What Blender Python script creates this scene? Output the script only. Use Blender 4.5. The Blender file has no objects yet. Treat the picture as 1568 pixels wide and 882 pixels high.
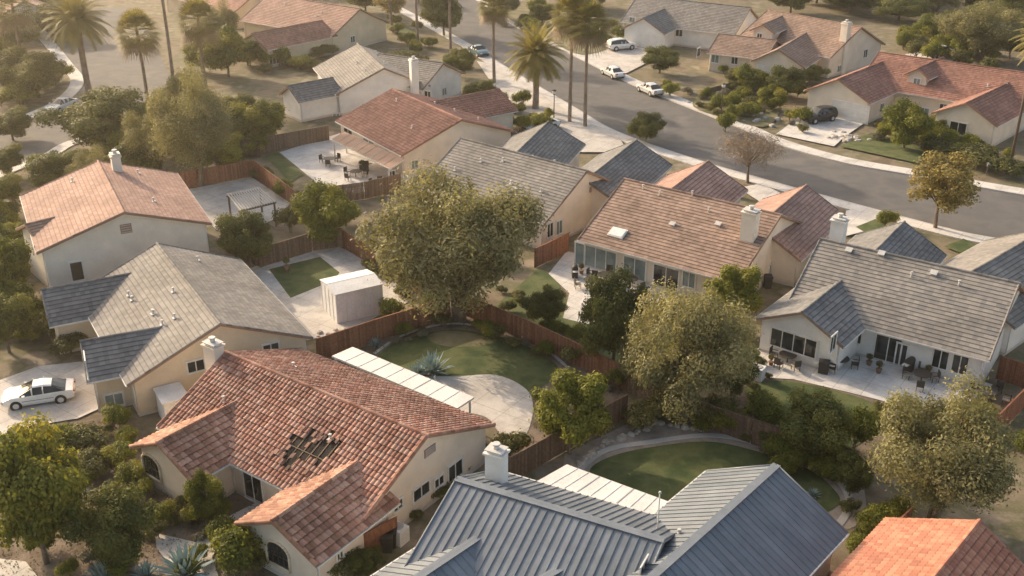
import bpy, math, random
import numpy as np
from mathutils import Vector, Matrix
random.seed(7); rng=np.random.default_rng(7)
SC=bpy.context.scene; COL=SC.collection
# ---------- survey: ground/elevation coordinates (m) from sight lines of the drone station ----------
F=1650.0; PIT=math.radians(25.3); CH=38.6; cp,sp=math.cos(PIT),math.sin(PIT)
def ray(u,v):
    x=(u-784)/F; y=(v-441)/F
    return Vector((x, cp-y*sp, -(sp+y*cp)))
def P(u,v,z=0.0):
    d=ray(u,v); t=(CH-z)/(-d.z)
    return Vector((d.x*t,d.y*t,z))
def zfor(Y,v):
    y=(v-441)/F
    return CH-Y*(sp+y*cp)/(cp-y*sp)
def scl(X): # px per metre at world point
    d=X.y*cp+(CH-X.z)*sp
    return F/d
# ---------- materials ----------
def nm(name):
    m=bpy.data.materials.new(name); m.use_nodes=True; nt=m.node_tree
    return m,nt,nt.nodes['Principled BSDF']
def nd(nt,t,**k):
    n=nt.nodes.new(t)
    for a,b in k.items(): setattr(n,a,b)
    return n
def mathn(nt,op,a,b=None):
    n=nt.nodes.new('ShaderNodeMath'); n.operation=op
    for i,x in enumerate((a,b)):
        if x is None: continue
        if isinstance(x,(int,float)): n.inputs[i].default_value=x
        else: nt.links.new(x,n.inputs[i])
    return n.outputs[0]
def ramp(nt,fac,cols,pos=None,interp='LINEAR'):
    r=nt.nodes.new('ShaderNodeValToRGB'); r.color_ramp.interpolation=interp
    k=len(cols); e=r.color_ramp.elements
    while len(e)<k: e.new(0.5)
    for i,c in enumerate(cols):
        e[i].position=(pos[i] if pos else i/(k-1)); e[i].color=(*c,1)
    nt.links.new(fac,r.inputs[0]); return r.outputs[0]
def mul(nt,a,b,fac=1.0):
    n=nt.nodes.new('ShaderNodeMix'); n.data_type='RGBA'; n.blend_type='MULTIPLY'; n.inputs[0].default_value=fac
    nt.links.new(a,n.inputs[6]); nt.links.new(b,n.inputs[7]); return n.outputs[2]
def g3(x): return (x,x,x)
def noise(nt,scale,detail=4,vec=None,rough=.55):
    n=nd(nt,'ShaderNodeTexNoise'); n.inputs['Scale'].default_value=scale; n.inputs['Detail'].default_value=detail; n.inputs['Roughness'].default_value=rough
    if vec is None:
        g=nt.nodes.new('ShaderNodeNewGeometry'); vec=g.outputs['Position']
    nt.links.new(vec,n.inputs['Vector']); return n.outputs['Fac']
def bump(nt,b,h,strength=.4,dist=.02):
    n=nd(nt,'ShaderNodeBump'); n.inputs['Strength'].default_value=strength; n.inputs['Distance'].default_value=dist
    nt.links.new(h,n.inputs['Height']); nt.links.new(n.outputs[0],b.inputs['Normal'])
def mat(name,cols,rough=.85,s1=.5,s2=8,bs=.3,bd=.02,metal=0,contrast=(.35,.65),joint=0,streak=0):
    """layered-noise surface; joint = saw-cut joint spacing in metres; streak = weathering"""
    m,nt,b=nm(name)
    if len(cols)==3 and isinstance(cols[0],(int,float)): cols=[tuple(c*.9 for c in cols),tuple(min(1,c*1.05) for c in cols)]
    k=len(cols); lo,hi=contrast
    col=ramp(nt,noise(nt,s1,5),cols,[lo+(hi-lo)*i/(k-1) for i in range(k)])
    f2=noise(nt,s2,4); col=mul(nt,col,ramp(nt,f2,[g3(.84),g3(1.0)],[.3,.7]))
    if joint:
        g=nt.nodes.new('ShaderNodeNewGeometry');mp=nt.nodes.new('ShaderNodeMapping');mp.inputs['Rotation'].default_value=(0,0,math.radians(35));nt.links.new(g.outputs['Position'],mp.inputs['Vector'])
        sx=nt.nodes.new('ShaderNodeSeparateXYZ');nt.links.new(mp.outputs[0],sx.inputs[0])
        for o in(0,1):
            fr=mathn(nt,'FRACT',mathn(nt,'DIVIDE',sx.outputs[o],joint));e=.035/joint
            col=mul(nt,col,ramp(nt,fr,[g3(.55),g3(1),g3(1),g3(.55)],[0,e,1-e,1]))
        col=mul(nt,col,ramp(nt,noise(nt,.45,6,rough=.7),[g3(.76),g3(1.0)],[.36,.52]))
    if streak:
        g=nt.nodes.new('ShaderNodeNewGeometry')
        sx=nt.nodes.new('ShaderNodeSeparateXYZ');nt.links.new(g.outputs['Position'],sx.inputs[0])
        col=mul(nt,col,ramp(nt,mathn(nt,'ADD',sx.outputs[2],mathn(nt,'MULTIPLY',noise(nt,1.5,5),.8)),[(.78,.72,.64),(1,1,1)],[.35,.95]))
    nt.links.new(col,b.inputs['Base Color'])
    b.inputs['Roughness'].default_value=rough; b.inputs['Metallic'].default_value=metal
    if bs: bump(nt,b,f2,bs,bd)
    return m
def tile_mat(name,cols,w,c,rough=.85,stain=(.8,1.03),spots=None):
    m,nt,b=nm(name)
    uv=nt.nodes.new('ShaderNodeUVMap'); sx=nt.nodes.new('ShaderNodeSeparateXYZ'); nt.links.new(uv.outputs[0],sx.inputs[0])
    fu=mathn(nt,'FLOOR',mathn(nt,'DIVIDE',sx.outputs[0],w)); fv=mathn(nt,'FLOOR',mathn(nt,'DIVIDE',sx.outputs[1],c))
    cb=nt.nodes.new('ShaderNodeCombineXYZ'); nt.links.new(fu,cb.inputs[0]); nt.links.new(fv,cb.inputs[1])
    wn=nd(nt,'ShaderNodeTexWhiteNoise',noise_dimensions='2D'); nt.links.new(cb.outputs[0],wn.inputs['Vector'])
    col=ramp(nt,wn.outputs['Value'],cols)
    st=ramp(nt,noise(nt,.3,5,rough=.6),[g3(stain[0]),g3(stain[1])],[.36,.62])
    col=mul(nt,col,st)
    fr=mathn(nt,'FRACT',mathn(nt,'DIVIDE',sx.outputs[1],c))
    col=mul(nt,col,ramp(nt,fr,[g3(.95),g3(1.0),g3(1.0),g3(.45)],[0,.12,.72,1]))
    if spots:
        mx=nt.nodes.new('ShaderNodeMix'); mx.data_type='RGBA'
        nt.links.new(ramp(nt,noise(nt,1.3,7,rough=.75),[g3(0),g3(.8)],[.56,.7]),mx.inputs[0])
        nt.links.new(col,mx.inputs[6]); mx.inputs[7].default_value=(*spots,1); col=mx.outputs[2]
    nt.links.new(col,b.inputs['Base Color']); b.inputs['Roughness'].default_value=rough
    return m
def leaf_mat(name,cols,tr=.35,rough=.6):
    m,nt,b=nm(name)
    uv=nt.nodes.new('ShaderNodeUVMap'); sx=nt.nodes.new('ShaderNodeSeparateXYZ'); nt.links.new(uv.outputs[0],sx.inputs[0])
    oi=nt.nodes.new('ShaderNodeObjectInfo')
    f=mathn(nt,'ADD',mathn(nt,'MULTIPLY',sx.outputs[0],.33),mathn(nt,'MULTIPLY',sx.outputs[1],.45))
    f=mathn(nt,'ADD',f,mathn(nt,'MULTIPLY',oi.outputs['Random'],.22))
    col=ramp(nt,f,cols)
    nt.links.new(col,b.inputs['Base Color']); b.inputs['Roughness'].default_value=rough; b.inputs['Specular IOR Level'].default_value=.25
    t=nt.nodes.new('ShaderNodeBsdfTranslucent'); nt.links.new(mul(nt,col,ramp(nt,f,[(1.,.95,.55),(1.,.95,.55)])),t.inputs[0])
    mx=nt.nodes.new('ShaderNodeMixShader'); mx.inputs[0].default_value=tr
    nt.links.new(b.outputs[0],mx.inputs[1]); nt.links.new(t.outputs[0],mx.inputs[2])
    nt.links.new(mx.outputs[0],nt.nodes['Material Output'].inputs[0])
    return m
M={}
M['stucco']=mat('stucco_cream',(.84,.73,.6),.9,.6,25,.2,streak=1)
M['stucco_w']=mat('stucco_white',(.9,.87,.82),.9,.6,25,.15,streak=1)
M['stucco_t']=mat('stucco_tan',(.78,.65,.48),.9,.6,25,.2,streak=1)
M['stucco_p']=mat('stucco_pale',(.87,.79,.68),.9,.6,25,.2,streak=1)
M['trim']=mat('trim_white',(.84,.81,.76),.6,1,10,.05)
M['trim_b']=mat('trim_brown',(.36,.22,.15),.7,1,10,.1)
M['trim_g']=mat('trim_grey',(.5,.48,.46),.7,1,10,.1)
M['frame_d']=mat('frame_dark',(.06,.055,.05),.5,1,10,.05)
def glass():
    m,nt,b=nm('window_glass')
    c=ramp(nt,noise(nt,.9,3),[(.015,.02,.022),(.06,.07,.07)],[.4,.7]); nt.links.new(c,b.inputs['Base Color'])
    b.inputs['Roughness'].default_value=.07; b.inputs['Specular IOR Level'].default_value=.6
    return m
M['glass']=glass()
M['glass_t']=mat('window_glass_blinds',[(.14,.2,.2),(.3,.35,.34)],.15,.8,6,0)
M['dark']=mat('shaded_opening',(.03,.026,.022),.9,1,10,0)
M['ground']=mat('soil_ground',[(.16,.12,.075),(.25,.2,.135),(.15,.14,.07),(.32,.26,.19)],.95,.25,5,.6,.05)
M['mulch']=mat('bark_mulch',[(.13,.09,.06),(.21,.16,.12),(.28,.22,.17)],.95,.7,9,.8,.05)
M['gravel']=mat('gravel',[(.32,.265,.22),(.43,.36,.3),(.27,.225,.19)],.95,.8,14,.6,.04)
M['lawn']=mat('lawn_grass',[(.05,.08,.022),(.08,.11,.032),(.13,.145,.05),(.09,.115,.036)],.95,.5,9,.6,.04)
M['lawn_dry']=mat('dry_lawn_grass',[(.12,.13,.05),(.2,.18,.09),(.27,.23,.14)],.95,.5,9,.6,.04)
M['asphalt']=mat('asphalt',[(.12,.116,.114),(.165,.155,.147),(.13,.125,.12),(.19,.175,.16)],.85,.16,20,.3,.01)
M['conc']=mat('concrete',[(.58,.53,.47),(.7,.65,.59),(.63,.58,.52)],.85,.3,9,.2,.01,joint=2.4)
M['conc_l']=mat('concrete_light',[(.7,.66,.61),(.8,.76,.71)],.8,.4,9,.2,.01,joint=1.9)
M['cover']=mat('patio_cover_sheet',(.84,.81,.77),.7,.5,6,.1)
M['curb']=mat('kerb_concrete',[(.55,.52,.48),(.66,.62,.57)],.85,.5,9,.2,.01)
M['rock']=mat('garden_rock',[(.38,.34,.3),(.6,.55,.49)],.9,1.2,9,.5,.03)
M['bark']=mat('tree_bark',[(.14,.105,.075),(.26,.2,.15)],.95,1.5,9,.8,.04)
M['palm_bark']=mat('palm_bark',[(.22,.16,.12),(.34,.26,.2)],.95,1.5,7,.8,.04)
M['metal']=mat('vent_metal',(.68,.66,.63),.45,2,10,.1)
M['pole']=mat('pole_wood',(.14,.1,.07),.9,2,12,.4)
M['black']=mat('black_rubber',(.02,.02,.02),.8,2,10,.1)
M['patio_d']=mat('patio_dark_metal',(.06,.052,.045),.6,2,10,.1)
M['cushion']=mat('patio_cushion',(.45,.38,.3),.9,2,10,.1)
M['under']=mat('roof_underlay',[(.012,.01,.01),(.035,.028,.022)],.95,1.2,10,.3)
M['batten']=mat('roof_batten',(.24,.17,.115),.9,2,12,.3)
M['shed']=mat('shed_sheet',(.9,.89,.87),.6,.8,6,.2)
M['pot']=mat('clay_pot',(.28,.17,.12),.8,2,12,.2)
def board_mat(name,c1,c2):
    m,nt,b=nm(name)
    uv=nt.nodes.new('ShaderNodeUVMap'); sx=nt.nodes.new('ShaderNodeSeparateXYZ'); nt.links.new(uv.outputs[0],sx.inputs[0])
    col=ramp(nt,sx.outputs[0],[c1,c2]); f=noise(nt,6,5)
    col=mul(nt,col,ramp(nt,f,[g3(.6),g3(1.1)],[.3,.7]))
    nt.links.new(col,b.inputs['Base Color']); b.inputs['Roughness'].default_value=.85; bump(nt,b,f,.3,.01); return m
M['fence']=board_mat('redwood_boards',(.22,.09,.045),(.38,.17,.1))
M['fence_d']=board_mat('dark_boards',(.14,.09,.06),(.25,.165,.115))
# roofs
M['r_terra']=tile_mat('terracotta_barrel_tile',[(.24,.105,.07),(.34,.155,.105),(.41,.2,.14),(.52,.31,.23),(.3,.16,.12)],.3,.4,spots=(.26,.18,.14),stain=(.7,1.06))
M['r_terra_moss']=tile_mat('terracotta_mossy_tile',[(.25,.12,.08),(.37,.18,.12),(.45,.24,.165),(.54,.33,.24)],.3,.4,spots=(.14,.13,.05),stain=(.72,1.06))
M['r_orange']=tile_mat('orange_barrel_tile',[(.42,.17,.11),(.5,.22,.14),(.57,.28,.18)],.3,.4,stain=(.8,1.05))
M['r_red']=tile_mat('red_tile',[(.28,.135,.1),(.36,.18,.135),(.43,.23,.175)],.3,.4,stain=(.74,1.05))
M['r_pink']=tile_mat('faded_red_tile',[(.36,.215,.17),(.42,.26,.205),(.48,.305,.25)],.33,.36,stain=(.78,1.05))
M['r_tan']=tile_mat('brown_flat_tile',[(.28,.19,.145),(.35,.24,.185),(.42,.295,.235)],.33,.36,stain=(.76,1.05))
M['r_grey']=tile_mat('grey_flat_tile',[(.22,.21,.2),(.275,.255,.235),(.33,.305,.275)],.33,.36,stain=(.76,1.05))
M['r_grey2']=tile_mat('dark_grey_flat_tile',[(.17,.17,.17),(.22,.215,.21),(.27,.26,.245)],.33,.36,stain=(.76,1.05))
def metal_roof():
    m,nt,b=nm('standing_seam_metal')
    uv=nt.nodes.new('ShaderNodeUVMap'); sx=nt.nodes.new('ShaderNodeSeparateXYZ'); nt.links.new(uv.outputs[0],sx.inputs[0])
    fu=mathn(nt,'FLOOR',mathn(nt,'DIVIDE',sx.outputs[0],.45))
    wn=nd(nt,'ShaderNodeTexWhiteNoise',noise_dimensions='1D'); nt.links.new(fu,wn.inputs['W'])
    col=ramp(nt,wn.outputs['Value'],[(.175,.205,.235),(.235,.26,.29)])
    col=mul(nt,col,ramp(nt,noise(nt,.8,6,rough=.7),[g3(.76),g3(1.1)],[.3,.7]))
    nt.links.new(col,b.inputs['Base Color']); b.inputs['Roughness'].default_value=.45; b.inputs['Specular IOR Level'].default_value=.45
    return m
M['r_metal']=metal_roof()
def car_paint(name,c,metal=.3):
    m,nt,b=nm(name)
    col=ramp(nt,noise(nt,3,3),[tuple(x*.9 for x in c),c],[.3,.7]); nt.links.new(col,b.inputs['Base Color'])
    b.inputs['Roughness'].default_value=.3; b.inputs['Metallic'].default_value=metal*.3; b.inputs['Coat Weight'].default_value=.6
    return m
M['car_w']=car_paint('car_paint_white',(.86,.86,.84)); M['car_k']=car_paint('car_paint_black',(.02,.02,.022)); M['car_b']=car_paint('car_paint_teal',(.1,.2,.24)); M['car_s']=car_paint('car_paint_silver',(.5,.55,.58))
M['tail']=mat('tail_lamp',(.3,.01,.01),.3,3,10,0); M['lamp']=mat('head_lamp',(.7,.7,.68),.2,3,10,0)
# leaves
L_={}
L_['olive']=leaf_mat('leaves_olive',[(.085,.09,.04),(.19,.185,.088),(.32,.3,.15),(.48,.43,.22)],.4)
L_['broad']=leaf_mat('leaves_dark',[(.045,.06,.02),(.1,.12,.034),(.18,.19,.052),(.3,.28,.08)],.4)
L_['citrus']=leaf_mat('leaves_bright',[(.07,.09,.02),(.15,.175,.033),(.28,.28,.05),(.44,.38,.08)],.45)
L_['autumn']=leaf_mat('leaves_autumn',[(.12,.11,.04),(.24,.2,.075),(.36,.29,.11),(.46,.38,.16)],.4)
L_['shrub']=leaf_mat('leaves_shrub',[(.055,.065,.025),(.11,.12,.042),(.2,.19,.066),(.29,.255,.1)],.35)
L_['sage']=leaf_mat('leaves_sage',[(.14,.135,.095),(.23,.22,.16),(.33,.31,.23)],.3)
L_['twig']=leaf_mat('bare_twigs',[(.2,.145,.105),(.36,.28,.2)],.1)
L_['palm']=leaf_mat('palm_fronds',[(.09,.1,.03),(.19,.18,.06),(.33,.285,.1),(.48,.39,.15)],.4)
L_['dead']=leaf_mat('palm_dead_fronds',[(.22,.16,.1),(.4,.3,.19)],.25)
L_['agave']=leaf_mat('agave_leaves',[(.17,.24,.24),(.27,.36,.36),(.4,.48,.48)],.1)
# ---------- mesh helpers ----------
def mesh_np(name,V,Q,mats,mi=None,uv=None,smooth=False):
    me=bpy.data.meshes.new(name); V=np.asarray(V,dtype=np.float32); Q=np.asarray(Q,dtype=np.int32)
    me.vertices.add(len(V)); me.vertices.foreach_set('co',V.ravel())
    n=len(Q); me.loops.add(n*4); me.loops.foreach_set('vertex_index',Q.ravel())
    me.polygons.add(n); me.polygons.foreach_set('loop_start',np.arange(0,n*4,4,dtype=np.int32))
    for m in mats: me.materials.append(m)
    if mi is not None: me.polygons.foreach_set('material_index',np.asarray(mi,dtype=np.int32))
    if uv is not None:
        l=me.uv_layers.new(name='UVMap'); l.data.foreach_set('uv',np.asarray(uv,dtype=np.float32).ravel())
    me.update(calc_edges=True); me.validate()
    me.polygons.foreach_set('use_smooth',np.full(len(me.polygons),smooth,dtype=bool))
    return me
def link(name,me,parent=None,loc=None,rot=0,scale=None):
    o=bpy.data.objects.new(name,me); COL.objects.link(o)
    if parent: o.parent=parent
    if loc is not None: o.location=loc
    if rot: o.rotation_euler=(0,0,rot)
    if scale is not None: o.scale=scale
    return o
def empty(name,loc=(0,0,0),rot=0):
    o=bpy.data.objects.new(name,None); o.empty_display_size=.5; COL.objects.link(o); o.location=loc; o.rotation_euler=(0,0,rot); return o
class MB:
    def __init__(s): s.v=[];s.f=[];s.m=[];s.uv=[];s.ms=[];s.sm=[]
    def mi(s,m):
        if m not in s.ms: s.ms.append(m)
        return s.ms.index(m)
    def face(s,pts,m,uv=None,sm=False):
        b=len(s.v); s.v+= [tuple(p) for p in pts]; s.f.append(tuple(range(b,b+len(pts)))); s.m.append(s.mi(m)); s.sm.append(sm)
        s.uv.append(uv if uv else [(0,0)]*len(pts))
    def box(s,c,ax,ay,az,hx,hy,hz,m,uvr=None):
        c=Vector(c);ax=Vector(ax)*hx;ay=Vector(ay)*hy;az=Vector(az)*hz
        k=[c+ax*i+ay*j+az*l for i in(-1,1) for j in(-1,1) for l in(-1,1)]
        r=uvr if uvr is not None else random.random()
        b=len(s.v); s.v+=[tuple(p) for p in k]
        for q in((0,1,3,2),(4,6,7,5),(0,4,5,1),(2,3,7,6),(0,2,6,4),(1,5,7,3)):
            s.f.append(tuple(b+i for i in q)); s.m.append(s.mi(m)); s.uv.append([(r,r)]*4); s.sm.append(False)
    def abox(s,x0,y0,z0,x1,y1,z1,m): s.box(((x0+x1)/2,(y0+y1)/2,(z0+z1)/2),(1,0,0),(0,1,0),(0,0,1),abs(x1-x0)/2,abs(y1-y0)/2,abs(z1-z0)/2,m)
    def tube(s,p,q,r0,r1,n,m,cap=True,sm=True,uvf=None):
        p=Vector(p);q=Vector(q);d=(q-p)
        if d.length<1e-6:return
        d.normalize(); a=d.orthogonal().normalized(); b_=d.cross(a)
        b=len(s.v); r=random.random() 
        for pt,rr in((p,r0),(q,r1)):
            for i in range(n):
                t=2*math.pi*i/n; s.v.append(tuple(pt+(a*math.cos(t)+b_*math.sin(t))*rr))
        uv=uvf if uvf else (r,r)
        for i in range(n):
            j=(i+1)%n; s.f.append((b+i,b+j,b+n+j,b+n+i)); s.m.append(s.mi(m)); s.uv.append([uv]*4); s.sm.append(sm)
        if cap:
            s.f.append(tuple(b+n+i for i in range(n))); s.m.append(s.mi(m)); s.uv.append([uv]*n); s.sm.append(False)
            s.f.append(tuple(b+i for i in reversed(range(n)))); s.m.append(s.mi(m)); s.uv.append([uv]*n); s.sm.append(False)
    def mesh(s,name):
        me=bpy.data.meshes.new(name); me.from_pydata(s.v,[],s.f)
        for m in s.ms: me.materials.append(m)
        me.polygons.foreach_set('material_index',s.m); me.polygons.foreach_set('use_smooth',s.sm)
        l=me.uv_layers.new(name='UVMap'); l.data.foreach_set('uv',[c for f in s.uv for p in f for c in p])
        me.update(); return me
    def obj(s,name,parent=None,**k): return link(name,s.mesh(name),parent,**k)
UP=Vector((0,0,1))
# ---------- roofs ----------
def roof_surface(O,U,S,L,W,kind,hole=None):
    """tile / metal surface as real geometry. O eave corner, U along eave, S up-slope"""
    O=np.array(O);U=np.array(U);S=np.array(S);Nn=np.cross(U,S)
    if kind=='metal':
        us=[0.];n=int(L/.45)
        hs=[0.]
        for i in range(n+1):
            c=i*.45+.05
            if c>L-.05:break
            for du,h in((-.02,0),(-.012,.05),(.012,.05),(.02,0)): us.append(c+du);hs.append(h)
        us.append(L);hs.append(0.)
        us=np.array(us);hs=np.array(hs);vs=np.array([-.03,W])
        H=np.repeat(hs[:,None],2,1)+.012
    else:
        w,c=(.3,.4) if kind=='barrel' else (.33,.36)
        nu=max(1,int(round(L/w)));nv=max(1,int(round(W/c)));w2=L/nu;c2=W/nv
        if kind=='barrel':
            k=6; fr=np.arange(k)/k*.98; prof=.075*np.abs(np.sin(np.pi*(fr+.04)))**.7
            us=(np.arange(nu)[:,None]+fr[None]).ravel()*w2; hu=np.tile(prof,nu); cu=np.repeat(np.arange(nu),k)
        else:
            us=(np.arange(nu)[:,None]+np.array([0.,.985])[None]).ravel()*w2; hu=np.zeros(2*nu); cu=np.repeat(np.arange(nu),2)
        vs=(np.arange(nv)[:,None]+np.array([0.,.97])[None]).ravel()*c2; vs[0]-=.04
        hv=np.tile([.045,.012],nv); rv=np.repeat(np.arange(nv),2)
        J=rng.normal(0,.007 if kind=='barrel' else .003,(nu,nv))
        H=hu[:,None]+hv[None]+np.abs(J[cu][:,rv])
    nU,nV=len(us),len(vs)
    # gentle unevenness of the old roof deck
    sag=-.025*np.sin(np.pi*us/L*3)[:,None]*np.sin(np.pi*np.clip(vs/W,0,1))[None] if kind!='metal' else 0
    Pn=O+us[:,None,None]*U+vs[None,:,None]*S+(H+np.abs(sag))[:,:,None]*Nn
    idx=np.arange(nU*nV).reshape(nU,nV)
    Q=np.stack([idx[:-1,:-1],idx[1:,:-1],idx[1:,1:],idx[:-1,1:]],-1).reshape(-1,4)
    if kind=='metal': uu=us;vv=vs
    else:
        uu=(us/w2+.004)*w;vv=(np.maximum(vs,0)/c2+.01)*c
    Uc=np.repeat(uu[:,None],nV,1).ravel();Vc=np.repeat(vv[None],nU,0).ravel()
    uvq=np.stack([Uc[Q],Vc[Q]],-1)
    if kind!='metal': uvq[...,0]+= (rng.integers(0,300))*w
    if hole is not None:
        mid_u=us[(Q[:,0]//nV)];mid_v=vs[(Q[:,0]%nV)]
        ci=np.floor(mid_u/w2+.01).astype(int);ri=np.floor(mid_v/c2+.01).astype(int)
        cache={}
        def hk(a,b):
            if (a,b) not in cache: cache[(a,b)]=hole(a*w2,b*c2)
            return cache[(a,b)]
        keep=np.array([not hk(a,b) for a,b in zip(ci,ri)])
        Q=Q[keep];uvq=uvq[keep]
    return Pn.reshape(-1,3),Q,uvq
class Blk:
    def __init__(s,H,a,b,zr,ze,hf,hr,kind,rm,wm='stucco',ov=.5,rk=.4,fascia='trim_b',caps=True,hole=None,ext=0,extA=0,walls=True,world=False):
        A=Vector(a) if world else P(*a,zr); B=Vector(b) if world else P(*b,zr)
        A=Vector((A.x,A.y,0));B=Vector((B.x,B.y,0)); d=(B-A).normalized(); B=B+d*ext; A=A-d*extA
        s.A,s.B=A,B;s.L=(B-A).length;s.e1=d;s.e2=Vector((-d.y,d.x,0));s.zr,s.ze,s.hf,s.hr,s.ov,s.rk=zr,ze,hf,hr,ov,rk;s.H=H;s.wm=wm
        L=s.L;t=.13; rmat=M[rm]
        mb=MB(); fm=M[fascia]
        cs=[(-hf,ze),(0,zr),(hr,ze),(hr,ze-t),(0,zr-t),(-hf,ze-t)]
        w=lambda x,c: s.W(x,c[0],c[1])
        for i in range(6):
            j=(i+1)%6; m_=M['under'] if (i<2) else fm
            mb.face([w(0,cs[i]),w(L,cs[i]),w(L,cs[j]),w(0,cs[j])],m_)
        for x in(0,L):
            mb.face([w(x,cs[0]),w(x,cs[1]),w(x,cs[4]),w(x,cs[5])],fm); mb.face([w(x,cs[1]),w(x,cs[2]),w(x,cs[3]),w(x,cs[4])],fm)
        mb.obj('roof_deck',H)
        Vs=[];Qs=[];Us=[];n=0
        for sd in(0,1):
            if sd==0: O=s.W(0,-hf,ze);U=s.e1;T=s.W(0,0,zr)
            else: O=s.W(L,hr,ze);U=-s.e1;T=s.W(L,0,zr)
            S=T-O;Wd=S.length;S.normalize()
            v,q,u=roof_surface(O,U,S,L,Wd,kind,hole if sd==0 else None)
            Vs.append(v);Qs.append(q+n);Us.append(u);n+=len(v)
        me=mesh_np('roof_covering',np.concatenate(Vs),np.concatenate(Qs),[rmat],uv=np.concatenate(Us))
        link('roof_covering',me,H)
        if caps:
            cb=MB()
            def chain(p,q,r,step=.42):
                p=Vector(p);q=Vector(q);n=max(1,int((q-p).length/step))
                for i in range(n):
                    x=p.lerp(q,i/n);y=p.lerp(q,(i+1.12)/n)
                    cb.tube(x,y,r*1.12,r*.9,8,rmat,cap=True,sm=False,uvf=(random.random()*60,.16+.4*random.randint(0,9)))
            if kind=='metal':
                cb.box(s.W(L/2,-.1,zr+.03),s.e1,s.e2,UP,L/2,.14,.02,rmat,uvr=.1);cb.box(s.W(L/2,.12,zr+.033),s.e1,s.e2,UP,L/2,.1,.02,rmat,uvr=.1)
                for x in(.04,L-.04):
                    for qq,zz in((-hf,ze),(hr,ze)):
                        cb.tube(s.W(x,qq,zz+.03),s.W(x,0,zr+.04),.06,.06,6,rmat,uvf=(.1,.1))
            else:
                r=.13 if kind=='barrel' else .1
                chain(s.W(0,0,zr+.05),s.W(L,0,zr+.05),r)
                rr=.1 if kind=='barrel' else .06
                for x in(.06,L-.06):
                    chain(s.W(x,-hf,ze+.05),s.W(x,0,zr+.04),rr);chain(s.W(x,hr,ze+.05),s.W(x,0,zr+.04),rr)
            cb.obj('ridge_caps',H)
            g=MB()
            for qq in(-hf-.05,hr+.05): g.box(s.W(L/2,qq,ze-.05),s.e1,s.e2,UP,L/2-.02,.05,.05,M['trim'])
            g.obj('gutters',H)
        if walls:
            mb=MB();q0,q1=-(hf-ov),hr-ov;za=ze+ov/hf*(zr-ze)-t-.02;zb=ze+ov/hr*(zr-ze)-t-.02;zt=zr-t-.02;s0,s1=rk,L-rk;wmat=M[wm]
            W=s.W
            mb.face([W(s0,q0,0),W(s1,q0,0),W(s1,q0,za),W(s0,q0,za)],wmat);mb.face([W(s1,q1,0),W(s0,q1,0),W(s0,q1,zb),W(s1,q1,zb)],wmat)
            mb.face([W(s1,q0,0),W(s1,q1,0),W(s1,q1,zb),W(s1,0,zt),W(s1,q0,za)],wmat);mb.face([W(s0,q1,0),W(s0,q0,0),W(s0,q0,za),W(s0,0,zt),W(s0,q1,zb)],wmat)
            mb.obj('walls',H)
            fb=MB()
            fb.box(W((s0+s1)/2,(q0+q1)/2,.12),s.e1,s.e2,UP,(s1-s0)/2+.03,(q1-q0)/2+.03,.13,M['curb']); fb.obj('plinth',H)
            dp=MB()
            for x,q,zz in((s0+.12,q0-.06,za),(s1-.12,q0-.06,za),(s1-.12,q1+.06,zb)):
                dp.tube(W(x,q,.1),W(x,q,zz-.1),.045,.045,6,M['trim'])
            dp.obj('downpipes',H)
    def W(s,x,q,z): p=s.A+s.e1*x+s.e2*q; return Vector((p.x,p.y,z))
    def face(s,f):
        L=s.L
        if f=='F': return s.W(0,-(s.hf-s.ov),0),-s.e2
        if f=='R': return s.W(0,s.hr-s.ov,0),s.e2
        if f=='A': return s.W(s.rk,0,0),-s.e1
        return s.W(L-s.rk,0,0),s.e1
    def op(s,f,u,v,w,h,kind='win',z=None,pan=2,name=None,gl=None):
        o,n=s.face(f); d=ray(u,v);c=Vector((0,0,CH)); den=d.dot(n)
        t=(o-c).dot(n)/den; p=c+d*t
        if kind in('door','slid','garage','gate'): p.z=h/2+.05
        elif z is not None: p.z=z
        tx=UP.cross(n).normalized();mb=MB();g=M[gl] if gl else (M['glass'] if random.random()<.6 else M['glass_t']);fr=M['trim']
        def bx(cx,cz,hx,hz,dd,m,base=0): mb.box(p+tx*cx+UP*cz+n*(base+dd/2),tx,UP,n,hx,hz,dd/2,m)
        if kind in('win','slid','door'):
            bx(0,0,w/2-.04,h/2-.04,.012,g if kind!='door' else M['frame_d'])
            ft=.07
            bx(0,h/2,w/2+ft,ft/1,.07,fr);bx(0,-h/2,w/2+ft,ft*.8,.09,fr);bx(-w/2,0,ft*.8,h/2-ft,.06,fr);bx(w/2,0,ft*.8,h/2-ft,.06,fr)
            for i in range(1,pan): bx(-w/2+w*i/pan,0,.035,h/2-ft,.045,fr)
            if kind=='door': bx(0,.2,w/2-.2,h/2-.5,.02,M['glass'],.012)
            nm_={'win':'window','slid':'sliding_door','door':'door'}[kind]
        elif kind=='garage':
            bx(0,0,w/2,h/2,.03,M['stucco_p'])
            for i in range(4): bx(0,-h/2+(i+.5)*h/4,w/2-.08,h/8-.04,.025,M['trim'],.03)
            for sx_ in(-1,1): bx(sx_*(w/2+.08),0,.08,h/2,.07,M['trim'])
            bx(0,h/2+.08,w/2+.16,.08,.075,M['trim']); nm_='garage_door'
        elif kind=='vent':
            bx(0,0,w/2,h/2,.04,M['trim_b'])
            for i in range(4): bx(0,-h/2+(i+.5)*h/4,w/2-.06,.03,.03,M['trim_g'],.04)
            nm_='gable_vent'
        elif kind=='arch':
            N_=12;pts=[(-w/2,-h/2),(w/2,-h/2)]+[(w/2*math.cos(math.pi*i/N_),h/2-w/2*.7+w/2*.7*math.sin(math.pi*i/N_)) for i in range(N_+1)]
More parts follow.
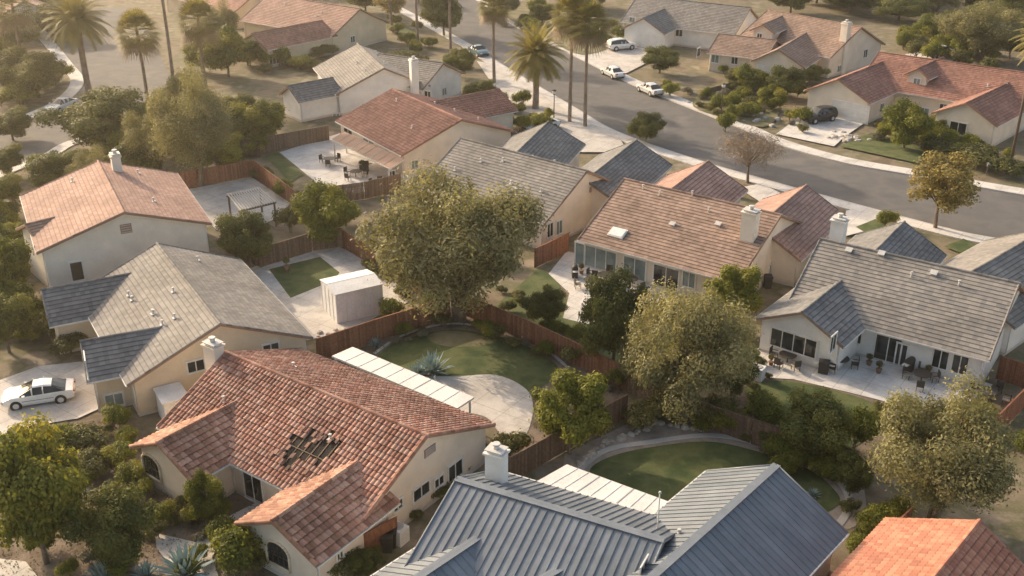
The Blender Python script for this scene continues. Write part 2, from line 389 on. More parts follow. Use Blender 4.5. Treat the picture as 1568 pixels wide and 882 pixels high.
            mb.face([p+tx*a+UP*b+n*.01 for a,b in pts],M['glass'])
            for i in range(len(pts)):
                a,b=pts[i],pts[(i+1)%len(pts)]
                mb.tube(p+tx*a[0]+UP*a[1]+n*.03,p+tx*b[0]+UP*b[1]+n*.03,.08,.08,6,M['stucco_t'])
            for i in(-1,0,1): bx(i*w/4,-.1,.025,h/2-.25,.03,M['frame_d'],.012)
            bx(0,-.1,w/2,.025,.035,M['frame_d'],.012); nm_='arched_window'
        else:
            bx(0,0,w/2,h/2,.02,M['dark']);nm_='opening'
        mb.obj(name or nm_,s.H)
    def roofpt(s,u,v):
        o=s.W(0,0,s.zr);sl=(s.zr-s.ze)/s.hf;n=Vector((-s.e2.x*sl,-s.e2.y*sl,1)).normalized()
        d=ray(u,v);c=Vector((0,0,CH));t=(o-c).dot(n)/d.dot(n);return c+d*t,n
    def vents(s,pts,rear=False):
        for (u,v) in pts:
            p,n=s.roofpt(u,v);mb=MB()
            if random.random()<.5:
                mb.tube(p-UP*.1,p+UP*.4,.06,.06,8,M['metal']);mb.tube(p+UP*.4,p+UP*.48,.11,.09,8,M['metal'])
            else:
                a=s.e1;b=n.cross(a);mb.box(p+n*.12,a,b,n,.2,.17,.1,M['metal']);mb.box(p+n*.24,a,b,n,.26,.22,.02,M['metal'])
            mb.obj('roof_vent',s.H)
    def rvents(s,n):
        for i in range(n):
            sd=random.choice((-1,1,-1));h=s.hf if sd<0 else s.hr;q=random.uniform(.15,.6)
            p=s.W(random.uniform(.15,.85)*s.L,sd*h*q,s.zr-(s.zr-s.ze)*q)
            mb=MB();mb.tube(p-UP*.1,p+UP*.35,.06,.06,8,M['metal']);mb.tube(p+UP*.35,p+UP*.42,.12,.1,8,M['metal']);mb.box(p+UP*.05,s.e1,s.e2,UP,.16,.16,.03,M['metal']);mb.obj('roof_vent',s.H)
def chimney(H,u,v,z,e1,w=.9,d=.7,m='stucco_p',zb=0):
    p=P(u,v,z);e1=Vector(e1);e2=Vector((-e1.y,e1.x,0));mb=MB()
    def b(z0,z1,a,c,mm): mb.box((p.x,p.y,(z0+z1)/2),e1,e2,UP,a/2,c/2,(z1-z0)/2,mm)
    b(zb,z-.45,w,d,M[m]);b(z-.45,z-.33,w+.2,d+.2,M[m]);b(z-.33,z-.2,w*.8,d*.8,M[m]);b(z-.2,z-.14,w+.05,d+.05,M['metal'])
    mb.tube((p.x,p.y,z-.14),(p.x,p.y,z+.12),.17,.17,10,M['metal']);mb.tube((p.x,p.y,z+.12),(p.x,p.y,z+.18),.25,.22,10,M['metal'])
    mb.obj('chimney',H)
def flatcover(H,pts,z,m='cover',name='patio_cover',th=.14):
    w=[P(u,v,z) for u,v in pts];mb=MB();mm=M[m]
    mb.face(w,mm);mb.face([p-UP*th for p in reversed(w)],mm)
    for i in range(len(w)):
        a,b=w[i],w[(i+1)%len(w)];mb.face([a-UP*th,b-UP*th,b,a],M['trim'])
    # sheet laps across the long side
    for i in range(1,9):
        a=w[1].lerp(w[2],i/9);b=w[0].lerp(w[3],i/9);d=(b-a);L=d.length;d.normalize();mb.box((a+b)/2+UP*.012,d,Vector((-d.y,d.x,0)),UP,L/2-.03,.03,.012,M['trim_g'] if i%3==0 else mm)
    c=sum(w,Vector())/len(w)
    for p in w:
        q=p.lerp(c,.06);mb.box((q.x,q.y,(z-th)/2),(1,0,0),(0,1,0),UP,.07,.07,(z-th)/2-.002,M['trim'])
    mb.obj(name,H)
# ---------- houses ----------
H=empty('tile_roof_house'); H1=H
def hole(u,v):
    d=((u-10.0)/1.0)**2+((v-2.3)/1.25)**2+.4*math.sin(u*5.1+v*3); d2=((u-11.4)/.85)**2+((v-3.0)/1.1)**2+.4*math.sin(v*7.3-u*4)
    return min(d,d2)<.85
b=Blk(H,(345,540),(655,668),5.2,2.6,5.8,6.4,'barrel','r_terra',hole=hole)
main1=b
b.op('B',609,773,.8,.7);b.op('B',645,752,1.5,.9,gl='glass');b.op('B',672,737,.9,.7);b.op('B',697,720,1.4,1.2,gl='glass');b.op('B',658,690,1.0,.55,'vent')
b.op('F',388,745,1.6,2.2,'door')
b.op('F',345,722,1.5,1.2,'win')
mb=MB()
O=b.W(0,-5.8,2.6);S=(b.W(0,0,5.2)-O).normalized();Nn=b.e1.cross(S)
for i in range(7):
    mb.box(O+b.e1*(8.8+i*.55)+S*2.6+Nn*.02,(b.e1+S*.03*random.uniform(-1,1)).normalized(),S,Nn,.035,1.3,.015,M['batten'])
mb.box(O+b.e1*10.6+S*2.5+Nn*.05,b.e1,S,Nn,1.6,.025,.012,M['batten'])
for k in range(18):
    mb.box(O+b.e1*random.uniform(8.6,12.8)+S*random.uniform(1.0,3.9)+Nn*.14,(b.e1+S*random.uniform(-.5,.5)).normalized(),S,Nn,.1,.18,.02,M['r_terra'])
mb.obj('exposed_battens',H)
w=Blk(H,(240,680),(338,629),4.0,2.55,3.0,3.0,'barrel','r_terra_moss',ext=1.2,rk=.45)
w.op('A',236,735,1.7,1.6,'arch',z=1.5)
w2=Blk(H,(416,800),(525,724),4.0,2.55,3.0,3.0,'barrel','r_terra_moss',ext=1.2,rk=.45)
w2.op('A',425,842,1.7,1.6,'arch',z=1.5);w2.op('F',520,850,.5,.5)
chimney(H,325,520,6.2,b.e1,1.1,.8)
flatcover(H,[(508,545),(540,531),(726,608),(700,625)],2.5)
main1.rvents(3)
H=empty('metal_roof_house')
b=Blk(H,(698,733),(1018,828),5.0,2.7,6.5,4.6,'metal','r_metal','stucco_p',fascia='trim_g')
b.op('B',985,870,1,.8)
Blk(H,(640,884),(745,814),4.0,2.6,3.0,3.0,'metal','r_metal','stucco_p',ext=.8,extA=1,fascia='trim_g')
Blk(H,(815,895),(893,850),3.9,2.6,2.2,2.2,'metal','r_metal','stucco_p',ext=.5,extA=1,fascia='trim_g')
w=Blk(H,(1190,712),(1012,872),5.0,2.7,4.2,4.4,'metal','r_metal','stucco_p',ext=5,fascia='trim_g')
chimney(H,760,683,6.2,b.e1,1.0,.8,'stucco_w')
flatcover(H,[(820,738),(868,711),(1024,768),(986,808)],2.6)
for (u,v) in((1140,775),(1058,850),(1040,815)): 
    p=P(u,v,4.4);mb=MB();mb.tube(p-UP*.5,p+UP*.1,.07,.07,8,M['metal']);mb.tube(p+UP*.1,p+UP*.2,.13,.1,8,M['metal']);mb.obj('roof_vent',H)
p=P(1008,790,4.9);mb=MB();mb.tube((p.x,p.y,2.5),(p.x,p.y,6.3),.04,.035,8,M['metal']);mb.tube((p.x,p.y,6.3),(p.x,p.y,6.4),.08,.06,8,M['metal']);mb.obj('vent_stack',H)
H=empty('orange_tile_house')
Blk(H,(1500,799),(1425,892),4.8,2.6,4.6,3.6,'barrel','r_orange',ext=8)
H=empty('grey_tile_house')
b=Blk(H,(240,373),(337,497),5.5,2.7,6.5,6.4,'flat','r_grey','stucco_t')
b.rvents(8)
b.op('B',300,560,1.2,.9);b.op('B',415,535,1.2,1.0)
w=Blk(H,(62,445),(205,419),4.3,2.6,2.9,2.6,'flat','r_grey2','stucco_t',ext=1.5)
w=Blk(H,(122,524),(242,503),4.2,2.6,2.9,2.6,'flat','r_grey2','stucco_t',ext=1.5); w.op('F',175,612,1.2,1.0)
w.op('A',133,560,1.2,1.2)
H5=H=empty('faded_red_tile_house')
b=Blk(H,(150,247),(190,326),6.8,4.6,7.0,6.8,'flat','r_pink','stucco_p')
b.op('B',118,415,1.0,1.7,gl='glass',pan=1);b.op('B',193,350,.9,.8,'vent');b.rvents(3)
Blk(H,(38,345),(150,318),5.2,3.9,3.4,3,'flat','r_tan','stucco_p',ext=0)
chimney(H,175,232,8.2,b.e1,.9,.8,'stucco_p')
H=empty('red_tile_house')
b=Blk(H,(600,137),(707,184),5.2,2.6,7.6,7.2,'barrel','r_red','stucco')
for u,v,ww in((535,228,2.2),(566,240,2.6),(596,255,1.6)): b.op('F',u,v,ww,2.1,'slid')
b.op('B',635,252,.9,1.0);b.op('B',600,268,.8,1);b.rvents(5)
Blk(H,(765,137),(680,153),4.4,2.6,3.5,3.8,'barrel','r_red','stucco',ext=3)
flatcover(H,[(508,213),(527,201),(620,243),(598,258)],2.5,'trim_b','porch_cover')
H=empty('white_stucco_house')
b=Blk(H,(547,67),(588,105),5.6,2.8,6.3,6.0,'flat','r_grey','stucco_w')
b.op('F',453,165,1.0,1.3);b.op('F',477,165,1.4,1.4,pan=3);b.op('B',560,165,1.0,1.2);b.op('B',515,180,.9,1.1);b.rvents(4)
w=Blk(H,(680,97),(580,82),5.2,2.8,5.0,5,'flat','r_grey','stucco_w');w.op('A',680,140,1.0,1.0);w.op('R',655,145,1,1)
Blk(H,(440,132),(510,119),4.2,2.6,2.6,2.6,'flat','r_grey2','stucco_w')
chimney(H,633,88,6.9,b.e1,1.1,.9,'stucco_w')
H=empty('grey_gable_house')
b=Blk(H,(705,212),(900,262),6.0,2.6,6.6,6.6,'flat','r_grey','stucco')
b.op('B',842,352,.9,1.4,'win');b.op('B',856,348,.9,1.4);b.op('B',905,290,.5,.5,'vent');b.rvents(8)
w=Blk(H,(840,187),(790,235),4.7,2.6,4.3,4.2,'flat','r_grey2','stucco',ext=3)
w=Blk(H,(975,215),(915,262),4.7,2.6,4.0,4.0,'flat','r_grey2','stucco',ext=3)
H=empty('brown_tile_house')
b=Blk(H,(955,274),(1197,330),6.0,2.6,7.5,7.5,'flat','r_tan','stucco')
b.op('F',912,395,4.2,2.1,'slid',pan=4,gl='glass_t');b.op('F',972,405,2.2,2.1,'slid');b.op('F',1020,420,2.4,2.1,'slid');b.op('F',1055,428,1.2,1.4)
b.op('B',1180,412,.7,1.0);b.op('B',1222,378,.6,.8,gl='glass');b.op('B',1140,440,.7,.9)
p,n=b.roofpt(946,358);mb=MB();bb=n.cross(b.e1);mb.box(p+n*.1,b.e1,bb,n,.75,.55,.08,M['trim']);mb.box(p+n*.2,b.e1,bb,n,.65,.45,.03,M['shed']);mb.obj('skylight',H)
b.vents([(1030,345),(1085,325),(1010,300),(1060,300),(1100,345),(985,290)])
w=Blk(H,(1085,247),(1035,285),4.8,2.6,4.2,4.2,'flat','r_pink','stucco',ext=3)
w=Blk(H,(1235,284),(1180,330),4.8,2.6,4.0,4.0,'flat','r_pink','stucco',ext=3)
chimney(H,1151,318,7.3,b.e1,1.2,.9,'stucco_p')
H=empty('grey_roof_white_house')
b=Blk(H,(1255,366),(1562,435),6.0,2.6,6.3,6.3,'flat','r_grey','stucco_w')
b.op('F',1310,512,1.0,1.4);b.op('F',1360,530,1.9,2.2,'door');b.op('F',1382,532,.8,1.9,'slid',pan=1);b.op('F',1440,550,1.1,1.5);b.op('F',1470,558,1.1,1.5);b.op('B',1545,520,1.1,1.2)
b.op('B',1558,478,.8,.6,'vent')
w=Blk(H,(1228,479),(1283,435),4.3,2.6,3.3,3.6,'flat','r_grey2','stucco_w',ext=1)
w.op('A',1215,523,3.6,1.5,gl='glass',pan=4,z=1.55);w.op('F',1275,525,1,1.3)
b.vents([(1468,438),(1430,420),(1350,390),(1395,425),(1300,385)])
Blk(H,(1385,340),(1340,385),4.7,2.6,3.8,3.8,'flat','r_grey2','stucco_w',ext=3)
Blk(H,(1600,352),(1500,410),5.0,2.6,4.6,4.6,'flat','r_grey','stucco_w',ext=3)
chimney(H,1287,330,7.2,b.e1,1.1,.9,'stucco_w')
# across the street
H=empty('brown_roof_house')
b=Blk(H,(1175,15),(1320,42),6.4,3.0,6.8,6.8,'flat','r_tan','stucco')
b.op('B',1325,82,1.0,1.2);b.op('B',1285,105,1,1);b.rvents(3)
w=Blk(H,(1192,76),(1240,48),4.8,2.7,4.0,3.8,'flat','r_tan','stucco',ext=3);w.op('A',1180,105,3.8,2.1,'garage');w.op('F',1235,110,.9,1.1)
w=Blk(H,(1100,52),(1190,62),4.6,2.7,4.6,4.6,'flat','r_tan','stucco');w.op('F',1095,90,1.2,1.2);w.op('F',1125,92,1.0,1.2);w.op('A',1070,80,1.2,1.2)
chimney(H,1297,32,7.6,b.e1,1.1,.9)
w=Blk(H,(1168,38),(1205,22),6.0,4.9,2.0,2.0,'flat','r_tan','stucco',ext=1);w.op('A',1163,55,.8,.8)
H=empty('red_roof_house')
b=Blk(H,(1345,80),(1600,116),5.8,2.8,7.0,7.0,'flat','r_red','stucco')
b.op('F',1415,172,1.2,1.2);b.op('F',1442,180,1.0,2.1,'door')
w=Blk(H,(1283,122),(1370,88),5.0,2.8,4.6,4.4,'flat','r_red','stucco',ext=2);w.op('A',1303,158,4.8,2.2,'garage');w.op('F',1350,165,1.0,1.2)
w=Blk(H,(1405,105),(1440,90),5.7,4.6,1.7,1.7,'flat','r_red','stucco',ext=1);w.op('A',1404,125,.9,.9)
w=Blk(H,(1480,158),(1560,120),4.8,2.8,3.9,3.9,'flat','r_red','stucco',ext=2);w.op('A',1468,190,2.0,1.5,gl='glass',z=1.6)
b.rvents(5)
H=empty('grey_roof_street_house')
b=Blk(H,(975,-6),(1150,12),6.0,2.8,6.2,6,'flat','r_grey','stucco_w')
w=Blk(H,(985,28),(1040,5),4.8,2.7,3.8,3.8,'flat','r_grey2','stucco_w',ext=3);w.op('A',998,58,4.2,2.1,'garage');b.op('F',1040,50,1.2,1.2);b.op('B',1165,45,1,1)
b.op('F',968,32,1.0,1.2)
H=empty('red_roof_corner_house')
b=Blk(H,(410,-8),(552,14),6.0,2.8,6.6,6.6,'flat','r_pink','stucco_t')
b.op('B',540,60,1,1);b.rvents(4)
w=Blk(H,(385,52),(470,36),4.6,2.7,3.6,4,'flat','r_red','stucco_t',ext=3);w.op('F',420,92,1.8,1.2,gl='glass',pan=3);w.op('F',470,95,1.4,1.2)
H=empty('red_roof_back_house')
Blk(H,(290,-40),(400,-16),6.0,2.8,6.0,6.0,'flat','r_red','stucco_t')
for i,(x,y,a,rm) in enumerate([(-38,232,-50,'r_tan'),(0,246,-45,'r_red'),(40,228,-45,'r_grey'),(72,212,-40,'r_tan'),(95,180,-38,'r_red'),(112,150,-36,'r_grey'),(-75,95,-60,'r_tan'),(62,60,-34,'r_red'),(48,42,-34,'r_grey'),(-52,45,-45,'r_tan'),(74,108,-34,'r_pink'),(-84,185,-55,'r_pink'),(-110,160,-55,'r_grey')]):
    H=empty('suburban_house');r=math.radians(a);d=Vector((math.cos(r),math.sin(r),0))*8;c=Vector((x,y,0))
    b=Blk(H,c-d,c+d,5.8,2.7,6.5,6.5,'flat',rm,random.choice(('stucco','stucco_w','stucco_p')),world=True)
    n=Vector((d.y,-d.x,0)).normalized()
    Blk(H,c+d*.5+n*9,c+d*.5,4.6,2.7,3.5,3.5,'flat',rm,'stucco',world=True)
# ---------- ground areas ----------
zc=[.010]
def spline(pts,closed=True,n=6):
    out=[];k=len(pts)
    for i in range(k if closed else k-1):
        g=lambda j: pts[j%k] if closed else pts[max(0,min(k-1,j))]
        p0,p1,p2,p3=g(i-1),g(i),g(i+1),g(i+2)
        for j in range(n):
            t=j/n;out.append(.5*((2*p1)+(p2-p0)*t+(2*p0-5*p1+4*p2-p3)*t*t+(3*p1-p0-3*p2+p3)*t**3))
    if not closed: out.append(pts[-1])
    return out
def tess(me_name,poly,m,z,thick=0):
    from mathutils.geometry import tessellate_polygon
    tr=tessellate_polygon([[Vector((p.x,p.y,0)) for p in poly]])
    v=[(p.x,p.y,z) for p in poly];f=[tuple(t) for t in tr];n=len(v)
    def area(t): a,b,c=[Vector(v[i]) for i in t];return (b-a).cross(c-a).z
    f=[t if area(t)>0 else t[::-1] for t in f]
    me=bpy.data.meshes.new(me_name);me.from_pydata(v,[],f);me.materials.append(M[m] if isinstance(m,str) else m);me.update();return me
def area(name,px,m,smooth=False,z=None,thick=0):
    w=[P(u,v) for u,v in px]
    if smooth: w=spline(w)
    if z is None: zc[0]+=.004;z=zc[0]
    return link(name,tess(name,w,m,z,thick))
def ribbon(name,pts,w0,w1,m,z,th=0,closed=False,world=False,sm=True):
    w=pts if world else [P(u,v) for u,v in pts]
    if sm: w=spline(w,closed)
    mb=MB();n=len(w);L=[];R=[]
    for i in range(n):
        d=(w[min(n-1,i+1)]-w[max(0,i-1)]).normalized();nn=Vector((-d.y,d.x,0));L.append(w[i]+nn*w0);R.append(w[i]+nn*w1)
    for i in range(n-1):
        a,b,c,d=[Vector((p.x,p.y,z)) for p in(L[i],L[i+1],R[i+1],R[i])]
        q=[a,b,c,d] if (b-a).cross(c-a).z>0 else [d,c,b,a]
        mb.face(q,M[m])
        if th:
            mb.face([a,b,b-UP*th,a-UP*th],M[m]);mb.face([d,c,c-UP*th,d-UP*th],M[m])
    mb.obj(name);return w
mb=MB();mb.face([(-1500,-300,0),(1500,-300,0),(1500,2500,0),(-1500,2500,0)],M['ground']);mb.obj('ground')
near=[(560,-50),(600,0),(640,25),(720,68),(775,103),(880,165),(945,202),(1060,243),(1180,278),(1290,308),(1460,353),(1568,374),(1900,440)]
far=[(640,-60),(728,0),(790,42),(900,97),(960,127),(1040,160),(1130,196),(1190,222),(1290,250),(1400,270),(1568,300),(1900,355)]
nw=spline([P(*p) for p in near],False);fw=spline([P(*p) for p in far],False)
link('street_road',tess('street_road',nw+fw[::-1],'asphalt',.006))
ribbon('kerb',nw,-.02,-.2,'curb',.13,.13,world=True,sm=False)
ribbon('sidewalk',nw,-.21,-1.9,'conc_l',.125,.12,world=True,sm=False)
ribbon('kerb',fw,.02,.2,'curb',.13,.13,world=True,sm=False)
ribbon('sidewalk',fw,.21,2.0,'conc_l',.125,.12,world=True,sm=False)
lr_l=[(40,20),(80,60),(112,98),(130,125),(105,155),(50,182),(0,205),(-150,250)]
lr_r=[(-150,330),(0,262),(60,240),(110,215),(240,185),(265,130),(235,60),(200,10)]
area('side_road',lr_l+lr_r,'asphalt')
ribbon('sidewalk',lr_l[::-1],.1,1.9,'conc_l',.125,.12)
ribbon('sidewalk',lr_r[:5],-.1,-1.8,'conc_l',.125,.12)
area('yard_gravel',[(865,695),(960,650),(1060,650),(1160,660),(1320,725),(1330,800),(1240,830),(1000,800),(860,730)],'gravel')
area('mulch_bed',[(480,545),(700,470),(850,530),(960,590),(900,660),(820,690),(640,600)],'mulch')
area('mulch_bed',[(150,640),(360,700),(560,850),(590,900),(-60,900),(-60,690)],'mulch')
area('mulch_bed',[(1100,660),(1145,560),(1400,620),(1500,660),(1520,760),(1310,720)],'mulch')
area('lawn',[(578,545),(620,520),(690,505),(760,515),(815,535),(856,565),(838,588),(800,602),(745,592),(690,580),(640,570),(600,560)],'lawn',True)
area('dry_lawn',[(655,514),(690,507),(735,514),(755,526),(700,532),(665,526)],'lawn_dry',True)
ribbon('lawn_edging',[(575,543),(620,514),(690,497),(765,508),(825,530),(868,565)],0,.25,'curb',.06,.06)
area('concrete_patio',[(640,578),(700,577),(760,575),(806,597),(816,630),(802,670),(770,668),(745,640),(700,628),(640,600)],'conc',True)
area('lawn',[(903,723),(935,700),(1000,685),(1085,677),(1160,692),(1230,716),(1272,745),(1282,775),(1200,800),(1000,775),(940,752)],'lawn',True)
ribbon('garden_path',[(888,725),(930,693),(1000,680),(1090,670),(1170,685),(1240,708),(1283,742),(1294,775),(1270,812)],0,.45,'curb',.05,.05)
area('concrete_patio',[(380,412),(500,372),(600,408),(650,452),(600,475),(520,512),(470,522),(430,470)],'conc')
area('lawn',[(412,413),(490,394),(520,418),(512,430),(445,457)],'lawn')
area('lawn',[(745,480),(825,412),(850,425),(872,470),(920,500),(965,545),(950,572),(870,530),(800,505)],'lawn')
area('concrete_patio',[(840,420),(868,385),(1000,420),(1080,440),(980,475),(900,497),(862,488),(872,450)],'conc_l')
area('lawn',[(1140,602),(1160,588),(1210,585),(1300,605),(1345,625),(1345,655),(1290,690),(1210,660)],'lawn',True)
area('concrete_patio',[(1135,540),(1180,530),(1300,545),(1420,560),(1520,590),(1480,620),(1390,625),(1300,602),(1215,582),(1150,578)],'conc_l')
area('concrete_patio',[(428,234),(520,205),(640,270),(605,288),(545,297),(490,285),(462,262)],'conc_l')
area('concrete_patio',[(282,292),(385,272),(445,312),(425,335),(360,362),(330,352)],'conc')
area('lawn',[(405,240),(425,233),(465,268),(445,280)],'lawn')
area('driveway',[(-60,605),(60,562),(125,555),(150,580),(168,620),(120,642),(60,652),(-60,690)],'conc')
area('front_walk',[(238,818),(300,832),(345,795),(395,770),(400,785),(340,830),(325,855),(340,900),(290,900),(240,842)],'conc')
area('sidewalk',[(-60,850),(40,862),(70,900),(-60,900)],'conc')
zc[0]=.15
area('driveway',[(1188,207),(1235,172),(1262,158),(1335,182),(1292,212),(1277,226)],'conc_l')
area('driveway',[(893,88),(960,52),(1020,72),(990,98),(950,118)],'conc')
area('driveway',[(1385,85),(1440,70),(1480,80),(1450,100)],'conc_l')
area('driveway',[(1130,290),(1165,283),(1200,300),(1165,312)],'conc_l')
area('driveway',[(1295,325),(1320,318),(1352,338),(1330,355),(1290,365)],'conc_l')
area('driveway',[(730,95),(765,102),(800,125),(850,160),(900,190),(945,205),(960,235),(870,235),(800,200)],'conc')
area('lawn',[(1285,226),(1335,205),(1430,232),(1405,252)],'lawn')
area('lawn',[(1310,350),(1340,338),(1360,350),(1330,362)],'lawn')
area('lawn',[(1445,380),(1475,368),(1500,380),(1475,392)],'lawn')
area('dry_yard',[(1060,160),(1130,120),(1190,160),(1175,195),(1120,185)],'lawn_dry',True)
area('lawn',[(585,40),(615,35),(650,62),(620,60)],'lawn')
area('dry_yard',[(770,20),(860,10),(940,60),(890,85),(820,50)],'lawn_dry',True)
# ---------- fences ----------
def fence(px,h=1.8,m='fence'):
    w=[P(u,v) for u,v in px];mb=MB()
    for a,b in zip(w[:-1],w[1:]):
        d=b-a;L=d.length;d.normalize();n=Vector((-d.y,d.x,0));k=int(L/.15)
        for i in range(k):
            hh=h+random.uniform(-.02,.02);mb.box(a+d*(i+.5)*.15+UP*(hh/2+.02),d,n,UP,.069,.011,hh/2,M[m])
        for z in(.35,h-.3): mb.box(a+d*L/2+n*.04+UP*z,d,n,UP,L/2,.02,.045,M[m])
        mb.box(a+d*L/2+UP*(h+.05),d,n,UP,L/2,.05,.02,M[m])
        for i in range(int(L/2.4)+1): mb.box(a+d*min(L,i*2.4)+n*.07+UP*(h/2+.03),d,n,UP,.05,.05,h/2+.06,M[m])
    mb.obj('wood_fence')
fence([(488,553),(575,523),(690,487)])
fence([(700,478),(800,520),(900,568),(960,600)])
fence([(960,600),(1080,655),(1150,680),(1310,730)],m='fence_d')
fence([(525,380),(600,425),(690,487)])
fence([(345,385),(400,410),(480,385),(525,378)],m='fence_d')
fence([(278,290),(390,270),(455,320)])
fence([(400,235),(505,215)],m='fence_d')
fence([(455,320),(560,305),(615,292)],m='fence_d')
fence([(780,740),(868,690)],m='fence_d')
fence([(1300,905),(1392,815)]);fence([(820,410),(872,385)])
fence([(1522,672),(1580,612)]);fence([(1525,580),(1590,602)])
fence([(560,858),(610,830)],1.7);fence([(868,690),(960,640)],m='fence_d')
fence([(255,230),(400,240)],m='fence_d')
fence([(1080,150),(1180,125)],1.2,'fence_d')
# ---------- vegetation ----------
def leaf_quads(C,Nr,a,b):
    n=len(C);R=rng.normal(size=(n,3));T=np.cross(Nr,R);T/=np.linalg.norm(T,axis=1,keepdims=True)+1e-9
    B=np.cross(Nr,T);B/=np.linalg.norm(B,axis=1,keepdims=True)+1e-9
    a=a*rng.uniform(.7,1.3,(n,1));b=b*rng.uniform(.7,1.3,(n,1))
    return np.stack([C+T*a,C+B*b,C-T*a,C-B*b],1)
def make_tree(name,W,Hh,cb,nl,lr,nleaf,la,lb,leaf,trunk_r=.18,flat=.8,dens=1.0,bark='bark',low=False,stems=1):
    Cz=(cb+Hh)/2;rz=(Hh-cb)/2;lobes=[]
    while len(lobes)<nl:
        d=rng.normal(size=3);d/=np.linalg.norm(d);r=rng.uniform(.25,1)**.5
        if low and d[2]<-.1: d[2]=-d[2]*.3
        ir=1-lr/(W/2)*.8
        p=d*r*np.array([W/2*ir,W/2*ir,rz*max(.3,1-lr/rz*.8)])*(1+rng.uniform(-.22,.2));lobes.append((p+np.array([0,0,Cz]),lr*rng.uniform(.45,1.3)))
    Vv=[];UVs=[];per=nleaf//nl
    for c,r in lobes:
        n=int(per*(r/lr)**2);d=rng.normal(size=(n,3));d/=np.linalg.norm(d,axis=1,keepdims=True)
        rr=rng.uniform(.35,1.08,(n,1))**.5;C=c+d*rr*r*np.array([1,1,flat])*(1+.15*rng.normal(size=(n,1)))
        Nr=d+rng.normal(size=(n,3))*.45+np.array([0,0,.35]);Vv.append(leaf_quads(C,Nr,la,lb))
        lv=rng.random();UVs.append(np.stack([np.repeat(rng.random(n)[:,None],4,1),np.full((n,4),lv)],-1))
    V=np.concatenate(Vv).reshape(-1,3);Q=np.arange(len(V)).reshape(-1,4);uv=np.concatenate(UVs)
    tb=MB();bm=M[bark]
    for st in range(stems):
        ang=rng.uniform(0,6.28);top=Vector((math.cos(ang)*.25*(stems>1)*W/4,math.sin(ang)*.25*(stems>1)*W/4,cb+rz*.45));base=Vector((math.cos(ang)*.1*(stems>1),math.sin(ang)*.1*(stems>1),-.1))
        mid=base.lerp(top,.5)+Vector((rng.normal()*.12,rng.normal()*.12,0))
        tb.tube(base,mid,trunk_r,trunk_r*.75,7,bm,cap=False);tb.tube(mid,top,trunk_r*.75,trunk_r*.5,7,bm,cap=False)
        for c,r in lobes[st::max(1,stems*max(1,nl//14))]:
            s=mid.lerp(top,rng.uniform(.2,1));e=Vector(c);m2=s.lerp(e,.55)+Vector((0,0,-.1*rz*.5))
            tb.tube(s,m2,trunk_r*.38,trunk_r*.22,5,bm,cap=False);tb.tube(m2,e,trunk_r*.22,trunk_r*.08,5,bm,cap=False)
    tv=np.array(tb.v);tf=np.array(tb.f)
    V2=np.concatenate([V,tv]);Q2=np.concatenate([Q,tf+len(V)]);mi=np.concatenate([np.zeros(len(Q)),np.ones(len(tf))])
    uv2=np.concatenate([uv,np.zeros((len(tf),4,2))])
    return mesh_np(name,V2,Q2,[L_[leaf],bm],mi,uv2),W,Hh
T={}
for i in range(3): T['olive%d'%i]=make_tree('olive_tree',9,8.5,1.2,80,1.0,46000,.11,.048,'olive',.28,1.0,stems=2)
for i in range(3): T['broad%d'%i]=make_tree('broadleaf_tree',8,7.5,.9,54,1.05,32000,.12,.08,'broad',.22)
for i in range(3): T['citrus%d'%i]=make_tree('citrus_tree',6,5.5,.5,42,.82,22000,.1,.075,'citrus',.15)
for i in range(2): T['autumn%d'%i]=make_tree('street_tree',6,6.5,1.8,46,.75,10000,.1,.075,'autumn',.15)
T['bare0']=make_tree('bare_tree',6,5.5,1.4,70,.75,5500,.26,.014,'twig',.14)
for i in range(3): T['shrub%d'%i]=make_tree('garden_shrub',2.4,1.6,.0,18,.42,3800,.07,.048,'shrub',.05,low=True,stems=2)
for i in range(2): T['sage%d'%i]=make_tree('sage_bush',1.8,1.1,.0,14,.33,2200,.07,.032,'sage',.04,low=True,stems=2)
for i in range(2): T['bush%d'%i]=make_tree('green_bush',3,2.4,.0,22,.55,5400,.075,.058,'citrus',.06,low=True,stems=2)
NAMES={'olive':'olive_tree','broad':'broadleaf_tree','citrus':'citrus_tree','autumn':'street_tree','bare':'bare_tree','shrub':'garden_shrub','sage':'sage_bush','bush':'green_bush'}
CNT={k:sum(1 for t in T if t.rstrip('0123456789')==k) for k in NAMES}
def plant(kind,X,w,h,leafvar=None):
    i=random.randrange(CNT[kind]);me,W,Hh=T['%s%d'%(kind,i)]
    return link(NAMES[kind],me,loc=(X.x,X.y,0),rot=random.uniform(0,6.28),scale=(w/W*random.uniform(.92,1.08),w/W*random.uniform(.92,1.08),h/Hh))
def tree(kind,u,v,wpx,top,k=.98):
    X=P(u,v);w=wpx/scl(X+UP*2);h=zfor(X.y,top)*k
    plant(kind,X,w*1.08,max(h,.5))
